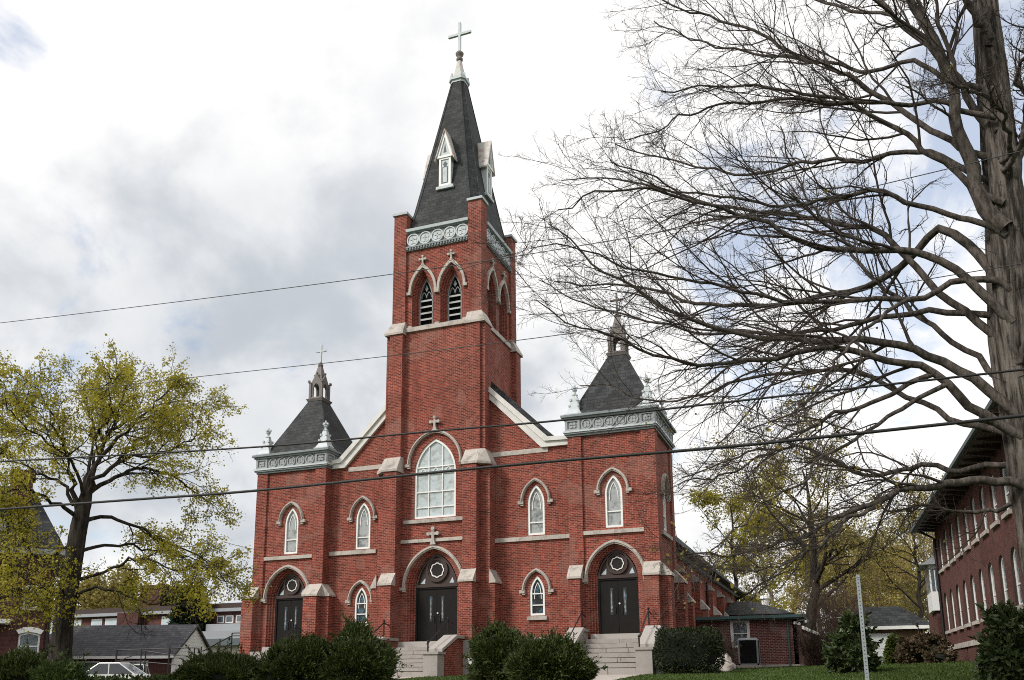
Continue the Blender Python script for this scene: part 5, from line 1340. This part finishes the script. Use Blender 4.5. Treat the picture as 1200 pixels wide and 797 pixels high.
for (ln_,w0,w1,dd) in limbs:
    ln_ = [(float(a_),float(b_)) for a_,b_ in ln_]
    # crooked growth between the drawn bends
    D0 = TD+0.1*np.sign(dd)
    if ln_[0][0] > 1110:
        yy = ln_[0][1]+w0*1.4; ln_ = [(float(np.interp(yy,tcy,tcx)),yy)]+ln_
        p, r = pxline(ln_, D0, TD+dd*1.15, w0*1.12, w1, 0.75)
    else:
        A_ = np.concatenate(LP); ip = np.argmin(np.linalg.norm(topx(A_)-np.array(ln_[0]),axis=1)); q_ = A_[ip]
        D0 = hypot(q_[0]-CAMP[0],q_[1]-CAMP[1]); p, r = pxline(ln_, D0, TD+dd*1.15, w0, w1, 0.75); p[0] = q_
    r = r*0.9; p, r = resample(p, r, 34)
    jit = rg.normal(size=p.shape); jit = (jit+np.roll(jit,1,0))*0.030; jit[:4] = 0; p = p+jit
    LP.append(p); LR.append(r)
    v,f = tubes(p[None], r[None], 9)
    add_arrays('limb', [(v,f,0)], [M['bark_limb']], BT, True)
LP = np.array(LP); LR = np.array(LR)
c1, r1 = grow(LP, LR, 18, 0.24, (0.25,0.75), 0.33, 10, 0.12, 0.012, rg, 0.5, 0.25, 0.6, 0.1, rlim=0.018)
c2, r2 = grow(c1, r1, 9, 0.15, (0.35,0.9), 0.40, 7, 0.19, 0.02, rg, 0.6, 0.35, 0.3, rlim=0.016)
c2b, r2b = grow(LP, LR, 18, 0.3, (0.5,1.1), 0.10, 7, 0.18, 0.03, rg, 0.35, 0.35, 0.4, rlim=0.016)
c3, r3 = grow(np.concatenate([c2,c2b]), np.concatenate([r2,r2b]), 6, 0.12, (0.4,1.1), 0.45, 5, 0.24, 0.03, rg, 0.7, 0.5, 0.14, rlim=0.014)
r1 = np.maximum(r1,0.006); r2 = np.maximum(r2,0.0040); r2b = np.maximum(r2b,0.0040); r3 = np.maximum(r3,0.0028)
parts = []
for c,r,n in ((c1,r1,6),(c2,r2,4),(c2b,r2b,4),(c3,r3,3)):
    v,f = tubes(c,r,n); parts.append((v,f,0))
add_arrays('crown', parts, [M['twig']], BT)
tips = c3[:,-1]; sel = rg.random(len(tips)) < 0.05
bz = tips[sel]; bz = bz[(rg.random(len(bz)) < np.clip((9.5-bz[:,2])/6,0.03,1))]
v,f = leaves(np.repeat(bz,3,0)+rg.normal(size=(len(bz)*3,3))*0.03, 0.055, rg, 1.2, None, 0, 0.3)
tag(add_arrays('opening_buds', [(v,f,0)], [M['bud']], BT), None, None, None, 'stuff')
# short shoots on the lower trunk
sh_c, sh_r = grow(tp[None,14:34], tr[None,14:34]*0.1, 60, 0, (0.8,1.5), 0.10, 7, 0.15, -0.02, rg, 0.3, 0.4, 0.5)
sh2, sr2 = grow(sh_c, sh_r, 5, 0.2, (0.4,0.9), 0.45, 5, 0.2, 0.0, rg, 0.6, 0.5, 0.15)
pp = [];
for c,r,n in ((sh_c,np.maximum(sh_r,0.006),4),(sh2,np.maximum(sr2,0.0035),3)):
    v,f = tubes(c,r,n); pp.append((v,f,0))
add_arrays('trunk_shoots', pp, [M['twig']], BT)

# ------------------------------------------------------------------ the leafy tree at the left
rg = np.random.default_rng(23)
LD = 28.0
lt0 = atD(70,800,LD)
LT = empty('spring_tree', (lt0[0],lt0[1],float(gz(lt0[0],lt0[1]))-0.1), 'yellow-green spring tree with a thick dark trunk at the left edge', 'tree')
tl = [(66,835),(69,800),(72,760),(76,720),(84,670),(92,620),(98,592),(102,574),(107,556),(114,540)]
tw = [34,27,23.5,21,20,19,16,11,7,3]
P_ = np.array([atD(x,y,LD) for x,y in tl]); Rr = np.array([0.5*w*np.linalg.norm(p-CAMP)/np.linalg.norm(ray(*q))/FPX for w,p,q in zip(tw,P_,tl)])
tp, tr = resample(P_,Rr,44); trunk_mesh('trunk', tp, tr, M['bark_dark'], LT, 28, 0.07, 8)
llimbs = [
 ([(98,590),(104,560),(118,535),(128,505),(139,480),(147,458),(156,440)],11,1.5,1.0),
 ([(100,585),(115,560),(135,545),(160,535),(190,530),(225,515),(250,505)],9,1.2,-2.0),
 ([(102,580),(118,568),(150,553),(175,550),(205,560),(235,580),(252,600)],8,1.2,1.5),
 ([(92,602),(86,570),(82,540),(72,515),(57,482),(44,458),(30,445)],9,1.2,-1.5),
 ([(86,592),(70,565),(50,555),(25,545),(0,530),(-25,515)],6,1.2,1.5),
 ([(88,604),(60,585),(35,575),(0,572),(-35,580)],7,1.2,-2.5),
 ([(97,588),(105,540),(110,510),(100,470),(90,442)],7,1.2,2.5),
 ([(90,680),(117,672),(135,665),(153,654),(177,658),(203,668),(234,665),(262,682)],6,1.0,-2.0),
 ([(94,646),(117,640),(150,638),(182,645),(215,650),(248,665)],6,1.0,2.0),
 ([(84,708),(98,692),(117,690),(145,697),(169,705),(195,708),(228,712)],6,1.0,-2.5),
 ([(96,612),(115,606),(135,607),(168,623),(205,640),(240,655),(268,690)],7,1.0,0.5),
 ([(80,690),(60,660),(34,645),(20,624),(0,605)],6,1.0,-1.5),
 ([(78,700),(55,690),(30,690),(5,700),(-20,705)],5,1.0,-3.0),
 ([(84,668),(60,640),(30,635),(0,645),(-30,655)],5,1.0,2.5),
 ([(118,535),(150,505),(180,475),(200,458),(215,446)],7,1.0,-1.0),
 ([(110,515),(130,485),(125,460),(130,440)],6,1.0,-3.0),
 ([(75,515),(50,500),(20,480),(-10,465)],6,1.0,3.0),
 ([(135,545),(170,510),(205,490),(235,470)],6,1.0,3.0),
 ([(100,590),(108,560),(112,530),(140,500),(175,480),(210,470),(240,480)],6,1.0,4.0),
 ([(98,588),(90,550),(60,520),(30,500),(10,470),(0,440)],6,1.0,-4.0),
 ([(80,705),(70,690),(60,700),(45,712)],4,1.0,-1.5),
 ([(90,650),(75,640),(50,665),(30,675),(10,670)],5,1.0,-3.5),
]
LP = []; LR = []
for (ln_,w0,w1,dd) in llimbs:
    p, r = pxline(ln_, LD, LD+dd*1.2, w0*0.8, w1*0.8, 0.7); p, r = resample(p, r, 20)
    jit = rg.normal(size=p.shape)*0.04; jit[:3] = 0; p = p+jit
    LP.append(p); LR.append(r); v,f = tubes(p[None],r[None],8); add_arrays('limb', [(v,f,0)], [M['bark_dark']], LT, True)
LP = np.array(LP); LR = np.array(LR)
c1,r1 = grow(LP,LR,16,0.22,(0.35,0.95),0.34,9,0.12,0.02,rg,0.5,0.25,0.5,rlim=0.02)
c2,r2 = grow(c1,r1,8,0.2,(0.4,1.0),0.45,6,0.16,0.02,rg,0.6,0.35,0.3)
c3,r3 = grow(c2,r2,3,0.3,(0.4,1.0),0.5,4,0.2,0.0,rg,0.7,0.5,0.15)
parts = []
for c,r,n in ((c1,np.maximum(r1,0.008),5),(c2,np.maximum(r2,0.0055),4),(c3,np.maximum(r3,0.004),3)):
    v,f = tubes(c,r,n); parts.append((v,f,0))
add_arrays('branches', parts, [M['bark_dark']], LT)
tips = np.concatenate([c3[:,-1],c2[:,-1],c3[:,2]])
dens = 0.5+0.5*np.sin(tips[:,0]*1.3+1)*np.sin(tips[:,2]*1.5)*np.sin(tips[:,1]*1.1)
tips = tips[rg.random(len(tips)) < 0.26+0.16*dens]
k = 9
tq = topx(tips); low_ = (tq[:,0] < 95)&(tq[:,1] > 600); kp_ = (~low_)|(rg.random(len(tips)) < 0.55); tips = tips[kp_]; tq = tq[kp_]; tips = tips[(tq[:,1] < np.where(tq[:,0] > 110, 722+0.0*tq[:,0], 735))]
pos = np.repeat(tips,k,0)+rg.normal(size=(len(tips)*k,3))*0.075
v,f = leaves(pos, 0.054, rg, 1.15, None, 0, 0.25)
add_arrays('crown', [(v,f,0)], [M['leaf_spring']], LT)

# ------------------------------------------------------------------ background trees
def bg_tree(name, px, base_y, D, top_y, spread_px, label, group, leafmat, nleaf, lsize, barkmat, seed, trunk_w=None, fork=0.3, ybase=None):
    rgl = np.random.default_rng(seed)
    b = atD(px, base_y, D); t = atD(px, top_y, D)
    g0 = float(gz(b[0],b[1]))-0.1
    H = t[2]-g0; sp_ = spread_px*D/FPX/2
    E = empty(name, (b[0],b[1],g0), label, 'tree', group)
    r0 = (trunk_w*D/FPX/2) if trunk_w else H*0.018
    K = 14; zl = np.linspace(0,1,K)
    wob = np.cumsum(rgl.normal(size=(K,2))*0.012*H,axis=0); wob -= wob[0]
    tp_ = np.stack([b[0]+wob[:,0],b[1]+wob[:,1],g0+H*0.92*zl],-1); tr_ = r0*(1-0.9*zl**0.8)
    v,f = tubes(tp_[None],tr_[None],8); add_arrays('trunk', [(v,f,0)], [barkmat], E, True)
    # limbs rising and spreading
    nl = 16; ts = fork+(0.96-fork)*(np.arange(nl)+rgl.random(nl))/nl
    L1 = []
    for tt in ts:
        p0 = np.array([np.interp(tt,zl,tp_[:,k]) for k in range(3)]); az = rgl.random()*6.28
        ln_ = sp_*(0.55+0.6*rgl.random())*sqrt(max(0.12,1-((tt-0.5)/0.58)**2)); upa = 0.35+0.65*tt+0.2*rgl.random()
        d = np.array([cos(az),sin(az),upa]); d /= np.linalg.norm(d); pts = [p0]
        for k_ in range(9):
            d = d+rgl.normal(size=3)*0.10+np.array([0,0,-0.02]); d /= np.linalg.norm(d); pts.append(pts[-1]+d*ln_*1.15/9)
        L1.append(pts)
    L1 = np.array(L1); R1 = np.array([np.interp(tt,zl,tr_)*0.55*np.linspace(1,0.2,10) for tt in ts])
    c1,r1 = grow(L1,R1,7,0.2,(0.4,1.0),0.42,7,0.14,0.03,rgl,0.6,0.3,0.5)
    c2,r2 = grow(c1,r1,5,0.2,(0.4,1.0),0.45,5,0.18,0.02,rgl,0.6,0.4,0.4)
    c3,r3 = grow(c2,r2,2,0.2,(0.4,1.0),0.5,4,0.2,0.02,rgl,0.6,0.5,0.3)
    parts = []
    for c,r,n,mn in ((L1,R1,6,0.03),(c1,r1,4,0.016),(c2,r2,3,0.010),(c3,r3,3,0.008)):
        v,f = tubes(c,np.maximum(r,mn),n); parts.append((v,f,0))
    add_arrays('branches', parts, [barkmat], E)
    if nleaf:
        tips = np.concatenate([c2[:,-1],c2[:,2],c3[:,-1],c3[:,2]])
        idx = rgl.integers(0,len(tips),nleaf)
        keep = np.sin(tips[idx,0]*0.9+seed)*np.sin(tips[idx,2]*1.1)*np.sin(tips[idx,1]*0.8) > -0.25+0.2*rgl.normal(size=nleaf)
        pos = tips[idx][keep]; pos = pos+rgl.normal(size=pos.shape)*0.3
        v,f = leaves(pos, lsize, rgl, 1.1, None, 0, 0.2)
        add_arrays('crown', [(v,f,0)], [leafmat], E)
    return E
bg_tree('background_tree', 945, 745, 72, 535, 235, 'tall spreading tree with sparse olive leaves behind the annex', None, M['leaf_spring2'], 20000, 0.13, M['bark_dark'], 31, 17, 0.25)
bg_tree('background_tree', 868, 745, 84, 560, 150, 'bright yellow-green tree just beyond the end of the church roof', None, M['leaf_spring'], 17000, 0.16, M['bark_dark'], 32, 9, 0.2)
bg_tree('background_tree', 1082, 745, 66, 560, 150, 'slender tree with few leaves standing beside the white bay of the brick building', None, M['leaf_spring2'], 6000, 0.11, M['bark_dark'], 33, 7, 0.3)
for i,(px,D,ty,sp_) in enumerate([(905,105,590,120),(965,118,600,130),(985,98,625,90),(1008,112,640,110),(1030,100,650,90),(1048,120,642,110),(1066,104,646,80),(1092,116,605,110),(1115,108,590,120),(1022,128,636,110),(930,130,600,130),(1075,130,615,110),(995,132,630,130),(955,96,640,80),(1040,92,650,70)]):
    bg_tree('woodland_tree', px, 750, D, ty, sp_*1.15, 'sparse olive-leaved tree in the wood behind the far garage', 'trees of the wood behind the far garage', M['leaf_gold'] if i%3 else M['leaf_spring2'], 7500, 0.17, M['bark_pale'] if i%3 == 0 else M['tan_twig'], 50+i, None, 0.25)
for i,(px,D,ty,sp_) in enumerate([(130,105,690,130),(100,112,700,100),(150,120,696,110)]):
    bg_tree('background_tree', px, 745, D, ty, sp_, 'rounded yellow-green tree far beyond the long low building', 'far trees beyond the long building', M['leaf_spring2'], 16000, 0.24, M['bark_dark'], 80+i, None, 0.2)
# dark conifer
def conifer(px, base_y, D, top_y, wpx, label, mat, seed, n=9000, name='conifer_tree', lsz=0.35):
    rgl = np.random.default_rng(seed); b = atD(px,base_y,D); t = atD(px,top_y,D); g0 = float(gz(b[0],b[1]))-0.1; H = t[2]-g0; r = wpx*D/FPX/2
    E = empty(name, (b[0],b[1],g0), label, 'tree')
    v,f = tubes(np.array([[[b[0],b[1],g0],[b[0],b[1],g0+H*0.95]]]), np.array([[H*0.02,0.02]]), 8); add_arrays('trunk', [(v,f,0)], [M['bark_dark']], E)
    h = 1-np.sqrt(rgl.random(n)); layer = 0.75+0.25*np.abs(np.sin(h*H*2.2)); an = rgl.random(n)*6.28; rad = r*(1-h)**0.8*layer*np.sqrt(rgl.random(n)*0.7+0.3)
    pos = np.stack([b[0]+rad*np.cos(an),b[1]+rad*np.sin(an),g0+H*(0.08+0.92*h)],-1)
    dirs = np.stack([np.cos(an),np.sin(an),-0.25+0*an],-1)
    v,f = leaves(pos,lsz,rgl,1.6,dirs,0.5); add_arrays('crown',[(v,f,0)],[mat],E)
    return E
conifer(222,745,88,683,70,'dark evergreen tree beyond the garage gable',M['conifer'],7,7000,'conifer_tree',0.5)
conifer(200,745,95,690,50,'darker small evergreen tree beside the brick chimney',M['conifer'],8,5000,'conifer_tree',0.5)

# ------------------------------------------------------------------ shrubs
def blob(c, rx, ry, rz, rgl, n1=18, n2=26, amp=0.12, boxy=1.0, zmin=-0.6):
    th = np.linspace(-0.5*np.pi,0.5*np.pi,n1); ph = np.linspace(0,2*np.pi,n2,endpoint=False)
    T,Ph = np.meshgrid(th,ph,indexing='ij')
    def pw(x): return np.sign(x)*np.abs(x)**boxy
    x = pw(np.cos(T))*pw(np.cos(Ph)); y = pw(np.cos(T))*pw(np.sin(Ph)); z = np.maximum(pw(np.sin(T)),zmin)
    k = rgl.random(6)*6
    m = 1+amp*(np.sin(3*x+k[0])*np.sin(3*y+k[1])+0.6*np.sin(6*z+k[2]+4*x)+0.4*np.sin(9*y+k[3]))
    V = np.stack([c[0]+rx*x*m,c[1]+ry*y*m,c[2]+rz*z*m],-1); idx = np.arange(n1*n2).reshape(n1,n2)
    a = idx[:-1]; b = np.roll(idx,-1,1)[:-1]; cc = np.roll(idx,-1,1)[1:]; d = idx[1:]
    return V.reshape(-1,3), np.stack([a,b,cc,d],-1).reshape(-1,4), V
def bush(name, lobes, label, cat, mats, n, lsize, elong, seed, group=None, boxy=1.0, upb=0.35, jit=0.40, core=0.80, shoots=0, amp=0.19):
    """lobes: list of (x,y,rx,ry,rz) standing on the ground"""
    rgl = np.random.default_rng(seed)
    g0 = min(float(gz(l[0],l[1])) for l in lobes)
    parts = []
    tot = sum(l[2]*l[4] for l in lobes)
    for (x,y,rx,ry,rz) in lobes:
        zc = g0+rz*0.5; rz2 = rz*0.5
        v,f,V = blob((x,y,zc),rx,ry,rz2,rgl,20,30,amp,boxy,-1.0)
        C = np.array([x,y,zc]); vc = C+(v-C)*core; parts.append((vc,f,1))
        m = int(n*rx*rz/tot)
        # sample surface points
        fi = rgl.integers(0,len(f),m*3); u = rgl.random((m*3,2))
        q = v[f[fi]]; p = (q[:,0]*(1-u[:,:1])*(1-u[:,1:])+q[:,1]*u[:,:1]*(1-u[:,1:])+q[:,2]*u[:,:1]*u[:,1:]+q[:,3]*(1-u[:,:1])*u[:,1:])
        area = np.linalg.norm(np.cross(q[:,1]-q[:,0],q[:,3]-q[:,0]),axis=1); keep = rgl.random(m*3) < area/area.max()*1.2
        p = p[keep]; nn = nrm((p-C)/np.array([rx*rx,ry*ry,rz2*rz2])); 
        p = p-nn*(rgl.random((len(p),1))**1.3)*0.26*min(rx,rz)
        gap_ = np.sin(p[:,0]*4.1+seed)*np.sin(p[:,1]*3.7+2*seed)*np.sin(p[:,2]*5.3+3*seed); ok_ = gap_ > -0.45+0.25*rgl.random(len(p)); p = p[ok_]; nn = nn[ok_]
        dirs = nn+np.array([0,0,upb])
        v2,f2 = leaves(p,lsize,rgl,elong,dirs,jit); parts.append((v2,f2,0))
        if shoots:
            ks = int(shoots*rx*rz/tot); si = rgl.integers(0,len(p),ks); d0 = nrm(nn[si]+np.array([0,0,0.35])+0.3*rgl.normal(size=(ks,3)))
            ln_ = 0.15+0.4*rgl.random((ks,1)); base = p[si]
            for t in np.linspace(0,1,9):
                pp = base+d0*ln_*t; v3,f3 = leaves(np.repeat(pp,3,0),lsize*0.75,rgl,elong,np.repeat(d0,3,0)*1.0,0.5); parts.append((v3,f3,0))
    o = add_arrays(name, parts, mats, None, False, (lobes[0][0],lobes[0][1],g0))
    return tag(o,label,cat,group)
def lobe(px, top, wpx, D, depth=0.9):
    p = atD(px,top,D); g0 = float(gz(p[0],p[1])); rx = wpx*D/FPX/2
    return (p[0],p[1],rx*0.95,rx*depth,(p[2]-g0)-0.20)
YG = 'clipped yews in front of the church'
ym = [M['yew'],M['yew_core']]
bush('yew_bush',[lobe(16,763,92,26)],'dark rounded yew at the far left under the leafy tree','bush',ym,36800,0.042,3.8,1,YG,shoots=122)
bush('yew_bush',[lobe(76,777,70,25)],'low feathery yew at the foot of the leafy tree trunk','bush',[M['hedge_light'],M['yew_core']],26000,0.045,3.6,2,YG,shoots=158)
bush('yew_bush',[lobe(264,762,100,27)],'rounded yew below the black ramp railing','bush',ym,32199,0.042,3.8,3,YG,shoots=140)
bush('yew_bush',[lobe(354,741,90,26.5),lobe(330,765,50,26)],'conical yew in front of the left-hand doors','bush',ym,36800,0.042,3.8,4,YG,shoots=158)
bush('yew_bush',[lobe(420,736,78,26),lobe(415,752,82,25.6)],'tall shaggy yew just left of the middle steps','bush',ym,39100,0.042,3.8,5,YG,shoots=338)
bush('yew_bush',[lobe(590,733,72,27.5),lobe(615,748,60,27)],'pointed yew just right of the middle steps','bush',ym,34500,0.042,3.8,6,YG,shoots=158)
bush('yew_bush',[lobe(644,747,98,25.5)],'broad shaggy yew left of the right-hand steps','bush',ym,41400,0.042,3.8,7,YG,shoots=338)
bush('low_hedge',[lobe(120,787,60,27),lobe(160,785,70,27.2),lobe(205,785,60,27.4)],'low clipped hedge in front of the parked cars','hedge',[M['hedge_light'],M['yew_core']],26000,0.045,2.2,9,boxy=0.6,shoots=0)
hl_ = atD(806,738,37.0); g0 = float(gz(hl_[0],hl_[1]))
bush('box_hedge',[(hl_[0],hl_[1],1.32,1.15,(hl_[2]-g0)*1.03)],'tall boxy clipped hedge right of the right-hand steps','hedge',[M['hedge'],M['yew_core']],46000,0.05,1.8,10,boxy=0.42,upb=0.3,shoots=20,amp=0.04)
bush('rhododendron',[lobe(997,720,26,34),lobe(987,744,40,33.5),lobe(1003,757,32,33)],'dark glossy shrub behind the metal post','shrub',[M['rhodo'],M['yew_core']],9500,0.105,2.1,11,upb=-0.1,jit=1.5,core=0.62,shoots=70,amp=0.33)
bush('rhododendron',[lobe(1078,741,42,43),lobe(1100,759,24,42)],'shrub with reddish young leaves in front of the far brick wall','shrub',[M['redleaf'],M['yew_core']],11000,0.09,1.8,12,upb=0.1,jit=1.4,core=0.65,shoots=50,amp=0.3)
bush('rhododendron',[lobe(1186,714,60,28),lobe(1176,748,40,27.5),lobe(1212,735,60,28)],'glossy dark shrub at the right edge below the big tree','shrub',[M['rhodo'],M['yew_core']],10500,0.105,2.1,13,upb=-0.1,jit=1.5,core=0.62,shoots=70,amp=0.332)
conifer(1049,778,44,743,20,'small bright green conifer beside the reddish shrub',M['thuja'],14,3500,'dwarf_conifer',0.12)
def twig_shrub(name, px, base, D, top, wpx, label, mat, seed, n=60):
    rgl = np.random.default_rng(seed); b = atD(px,base,D); t = atD(px,top,D); g0 = float(gz(b[0],b[1]))-0.05; H = t[2]-g0; sp_ = wpx*D/FPX/2
    K = 8; an = rgl.random(n)*6.28; rr_ = sp_*np.sqrt(rgl.random(n))
    tt = np.linspace(0,1,K)[None,:,None]
    base_ = np.stack([b[0]+rr_*0.35*np.cos(an),b[1]+rr_*0.35*np.sin(an),np.full(n,g0)],-1)[:,None,:]
    tip = np.stack([b[0]+rr_*np.cos(an),b[1]+rr_*np.sin(an),g0+H*(0.65+0.4*rgl.random(n))],-1)[:,None,:]
    C = base_+(tip-base_)*tt; C = C+np.cumsum(rgl.normal(size=C.shape)*0.02*H,axis=1)
    Rr_ = np.full((n,K),0.012)*np.linspace(1,0.4,K)
    c2,r2 = grow(C,Rr_,6,0.2,(0.3,0.8),0.4,6,0.15,0.02,rgl,0.7,0.5,0.2); c3,r3 = grow(c2,r2,3,0.2,(0.3,0.9),0.45,4,0.2,0.02,rgl,0.8,0.6,0.12)
    parts = []
    for c,r,m in ((C,Rr_,4),(c2,np.maximum(r2,0.006),3),(c3,np.maximum(r3,0.005),3)):
        v,f = tubes(c,r,m); parts.append((v,f,0))
    o = add_arrays(name,parts,[mat],None,False,(b[0],b[1],g0)); return tag(o,label,'shrub')
twig_shrub('twig_shrub',851,778,50,750,22,'bare dry stems between the pale rock and the grey air conditioner',M['tan_twig'],21,70)
twig_shrub('twig_shrub',960,778,52,738,52,'tangle of bare brown stems right of the annex corner',M['twig_red'],22,140)
twig_shrub('twig_shrub',985,770,58,690,60,'tall bare brown thicket behind the glossy shrub',M['twig_red'],23,120)

# ------------------------------------------------------------------ rock, planter, post, cables
rgl = np.random.default_rng(5); p = atD(848,783,41.0)
v,f,V = blob((0,0,0),0.62,0.45,0.45,rgl,12,16,0.28); v = v+rgl.normal(size=v.shape)*0.03
ca,sa = cos(-0.5),sin(-0.5); v2 = v.copy(); v2[:,0] = v[:,0]*ca-v[:,2]*sa*0.6; v2[:,2] = v[:,0]*sa*0.6+v[:,2]*ca
g0 = float(gz(p[0],p[1]))
tag(add_arrays('boulder',[(v2+np.array([p[0],p[1],g0+0.22]),f,0)],[M['rock']],None,False,(p[0],p[1],g0)),'pale pinkish rock at the corner of the boxy hedge','rock')

pl = atD(556,782,33.0); PG = float(gz(pl[0],pl[1]))
PL = empty('planter', (pl[0],pl[1],PG), 'small white urn planter with yellow flowers beside the pointed yew', 'planter')
u_ = MB(); zt = pl[2]+0.35
u_.lathe(pl[0],pl[1],[(0.16,PG-0.05),(0.17,PG+0.05),(0.07,PG+0.12),(0.09,PG+0.3),(0.2,zt-0.25),(0.24,zt-0.05),(0.28,zt),(0.2,zt),(0.05,zt-0.1)],14); u_.build('urn', M['white'], PL, True)
rgl = np.random.default_rng(9); q = np.array([pl[0],pl[1],zt])+rgl.normal(size=(160,3))*np.array([0.10,0.10,0.06])+np.array([0,0,0.1])
v,f = leaves(q,0.07,rgl,1.5,rgl.normal(size=q.shape)+np.array([0,0,0.5])); add_arrays('leaves',[(v,f,0)],[M['hedge_light']],PL)
v,f = leaves(q[:40]+np.array([0,0,0.1]),0.06,rgl,1.0); add_arrays('flowers',[(v,f,0)],[M['yellow_flower']],PL)

pb = atD(1005.3,677,9.6); pg = float(gz(pb[0],pb[1]))
PO = empty('sign_post', (pb[0],pb[1],pg), 'perforated galvanised steel post without a sign standing on the lawn', 'post')
# the post leans slightly
lean = np.array(atD(1016.2,795,9.6))-np.array(pb)
foot = np.array(pb)+lean*((pg-0.1-pb[2])/lean[2])
def pt_post(t, dx, dy): b = foot+(np.array(pb)-foot)*t; return (b[0]+dx,b[1]+dy,b[2])
s1 = MB(); w = 0.019
s1.hexa([pt_post(0,-w,-0.015),pt_post(0,w,-0.015),pt_post(0,w,0.015),pt_post(0,-w,0.015)],[pt_post(1,-w,-0.015),pt_post(1,w,-0.015),pt_post(1,w,0.015),pt_post(1,-w,0.015)])
s1.hexa([pt_post(1,-w*1.3,-0.02),pt_post(1,w*1.3,-0.02),pt_post(1,w*1.3,0.02),pt_post(1,-w*1.3,0.02)],[pt_post(1.012,-w*0.7,-0.02),pt_post(1.012,w*0.7,-0.02),pt_post(1.012,w*0.7,0.02),pt_post(1.012,-w*0.7,0.02)])
s1.build('channel', M['galv'], PO)
s2 = MB(); L_ = np.linalg.norm(np.array(pb)-foot); nh = int(L_/0.0254/1.5)
for i in range(nh):
    t = (i+1.5)/(nh+1); c = pt_post(t,0,-0.0165); s2.tube([(c[0],c[1],c[2]),(c[0],c[1]+0.003,c[2])],0.006,6)
tag(s2.build('holes', M['hole'], PO), None, None, None, 'stuff')

def cable(pts, Y, r, label, mat='wire'):
    P3 = np.array([atY(x,y,Y) for x,y in pts]); q, rr_ = resample(P3,np.full(len(P3),r),40)
    v,f = tubes(q[None],rr_[None],6); c0 = q[0]
    return tag(add_arrays('power_line',[(v,f,0)],[M[mat]],None,True,tuple(c0)),label,'cable','cables strung across the street')
cable([(-160,396),(0,378.5),(230,351),(462,321),(650,293),(900,247),(1350,140)],-26.0,0.0075,'thin top cable crossing in front of the belfry','wire_thin')
cable([(-160,480),(0,468),(228,442),(440,419),(660,392),(900,358),(1088,327),(1350,284)],-25.0,0.0075,'thin second cable crossing the cross of the left turret','wire_thin')
cable([(-160,550),(0,541),(300,524),(500,506),(664,492),(900,466),(1200,433),(1350,414)],-27.0,0.017,'black cable crossing the church gable above the big window hood')
cable([(-160,610),(0,597),(150,586),(300,575),(577,547),(790,529),(900,519),(1200,487),(1350,470)],-27.5,0.024,'thickest black cable crossing the middle of the big window')
sv = np.array([atD(262,635,40),atY(280,640,-2),(-10.85,-0.55,float(atY(299,644,-0.6)[2]))])
q, rr_ = resample(sv,np.full(3,0.012),12); v,f = tubes(q[None],rr_[None],5)
tag(add_arrays('service_cable',[(v,f,0)],[M['wire']],None,True,tuple(q[0])),'faint short cable running from the leafy tree to the left turret','cable')

# grass blades on the part of the lawn that shows
rgl = np.random.default_rng(77); n = 90000
x = np.concatenate([rgl.uniform(6,26,n//2),rgl.uniform(-6,30,n//2)]); y = np.concatenate([rgl.uniform(-12,16,n//2),rgl.uniform(-12,-2,n//2)])
keep = ~((x > 8.1)&(x < 11.4)&(y < -3.5)) & ~((x > -1.8)&(x < 1.8)&(y < -4)) & ~((y > -1.2)&(x < 11.9)) & ~((y > 13.3)&(x > 10.8)&(x < 15.3)) & ~((y > -4.6)&(x > -2.6)&(x < 2.5)) & ~((y > -4.2)&(x > 7.2)&(x < 11.9)) & ~((y > 17)&(x < 17))
x, y = x[keep], y[keep]; pos = np.stack([x,y,gz(x,y)-0.01],-1)
d = np.stack([0.5*rgl.normal(size=len(x)),0.5*rgl.normal(size=len(x)),np.ones(len(x))],-1)
v,f = leaves(pos,0.022,rgl,3.6,d)
tag(add_arrays('grass',[(v,f,0)],[M['grassblade']]),'short green grass of the lawn','grass',None,'stuff')
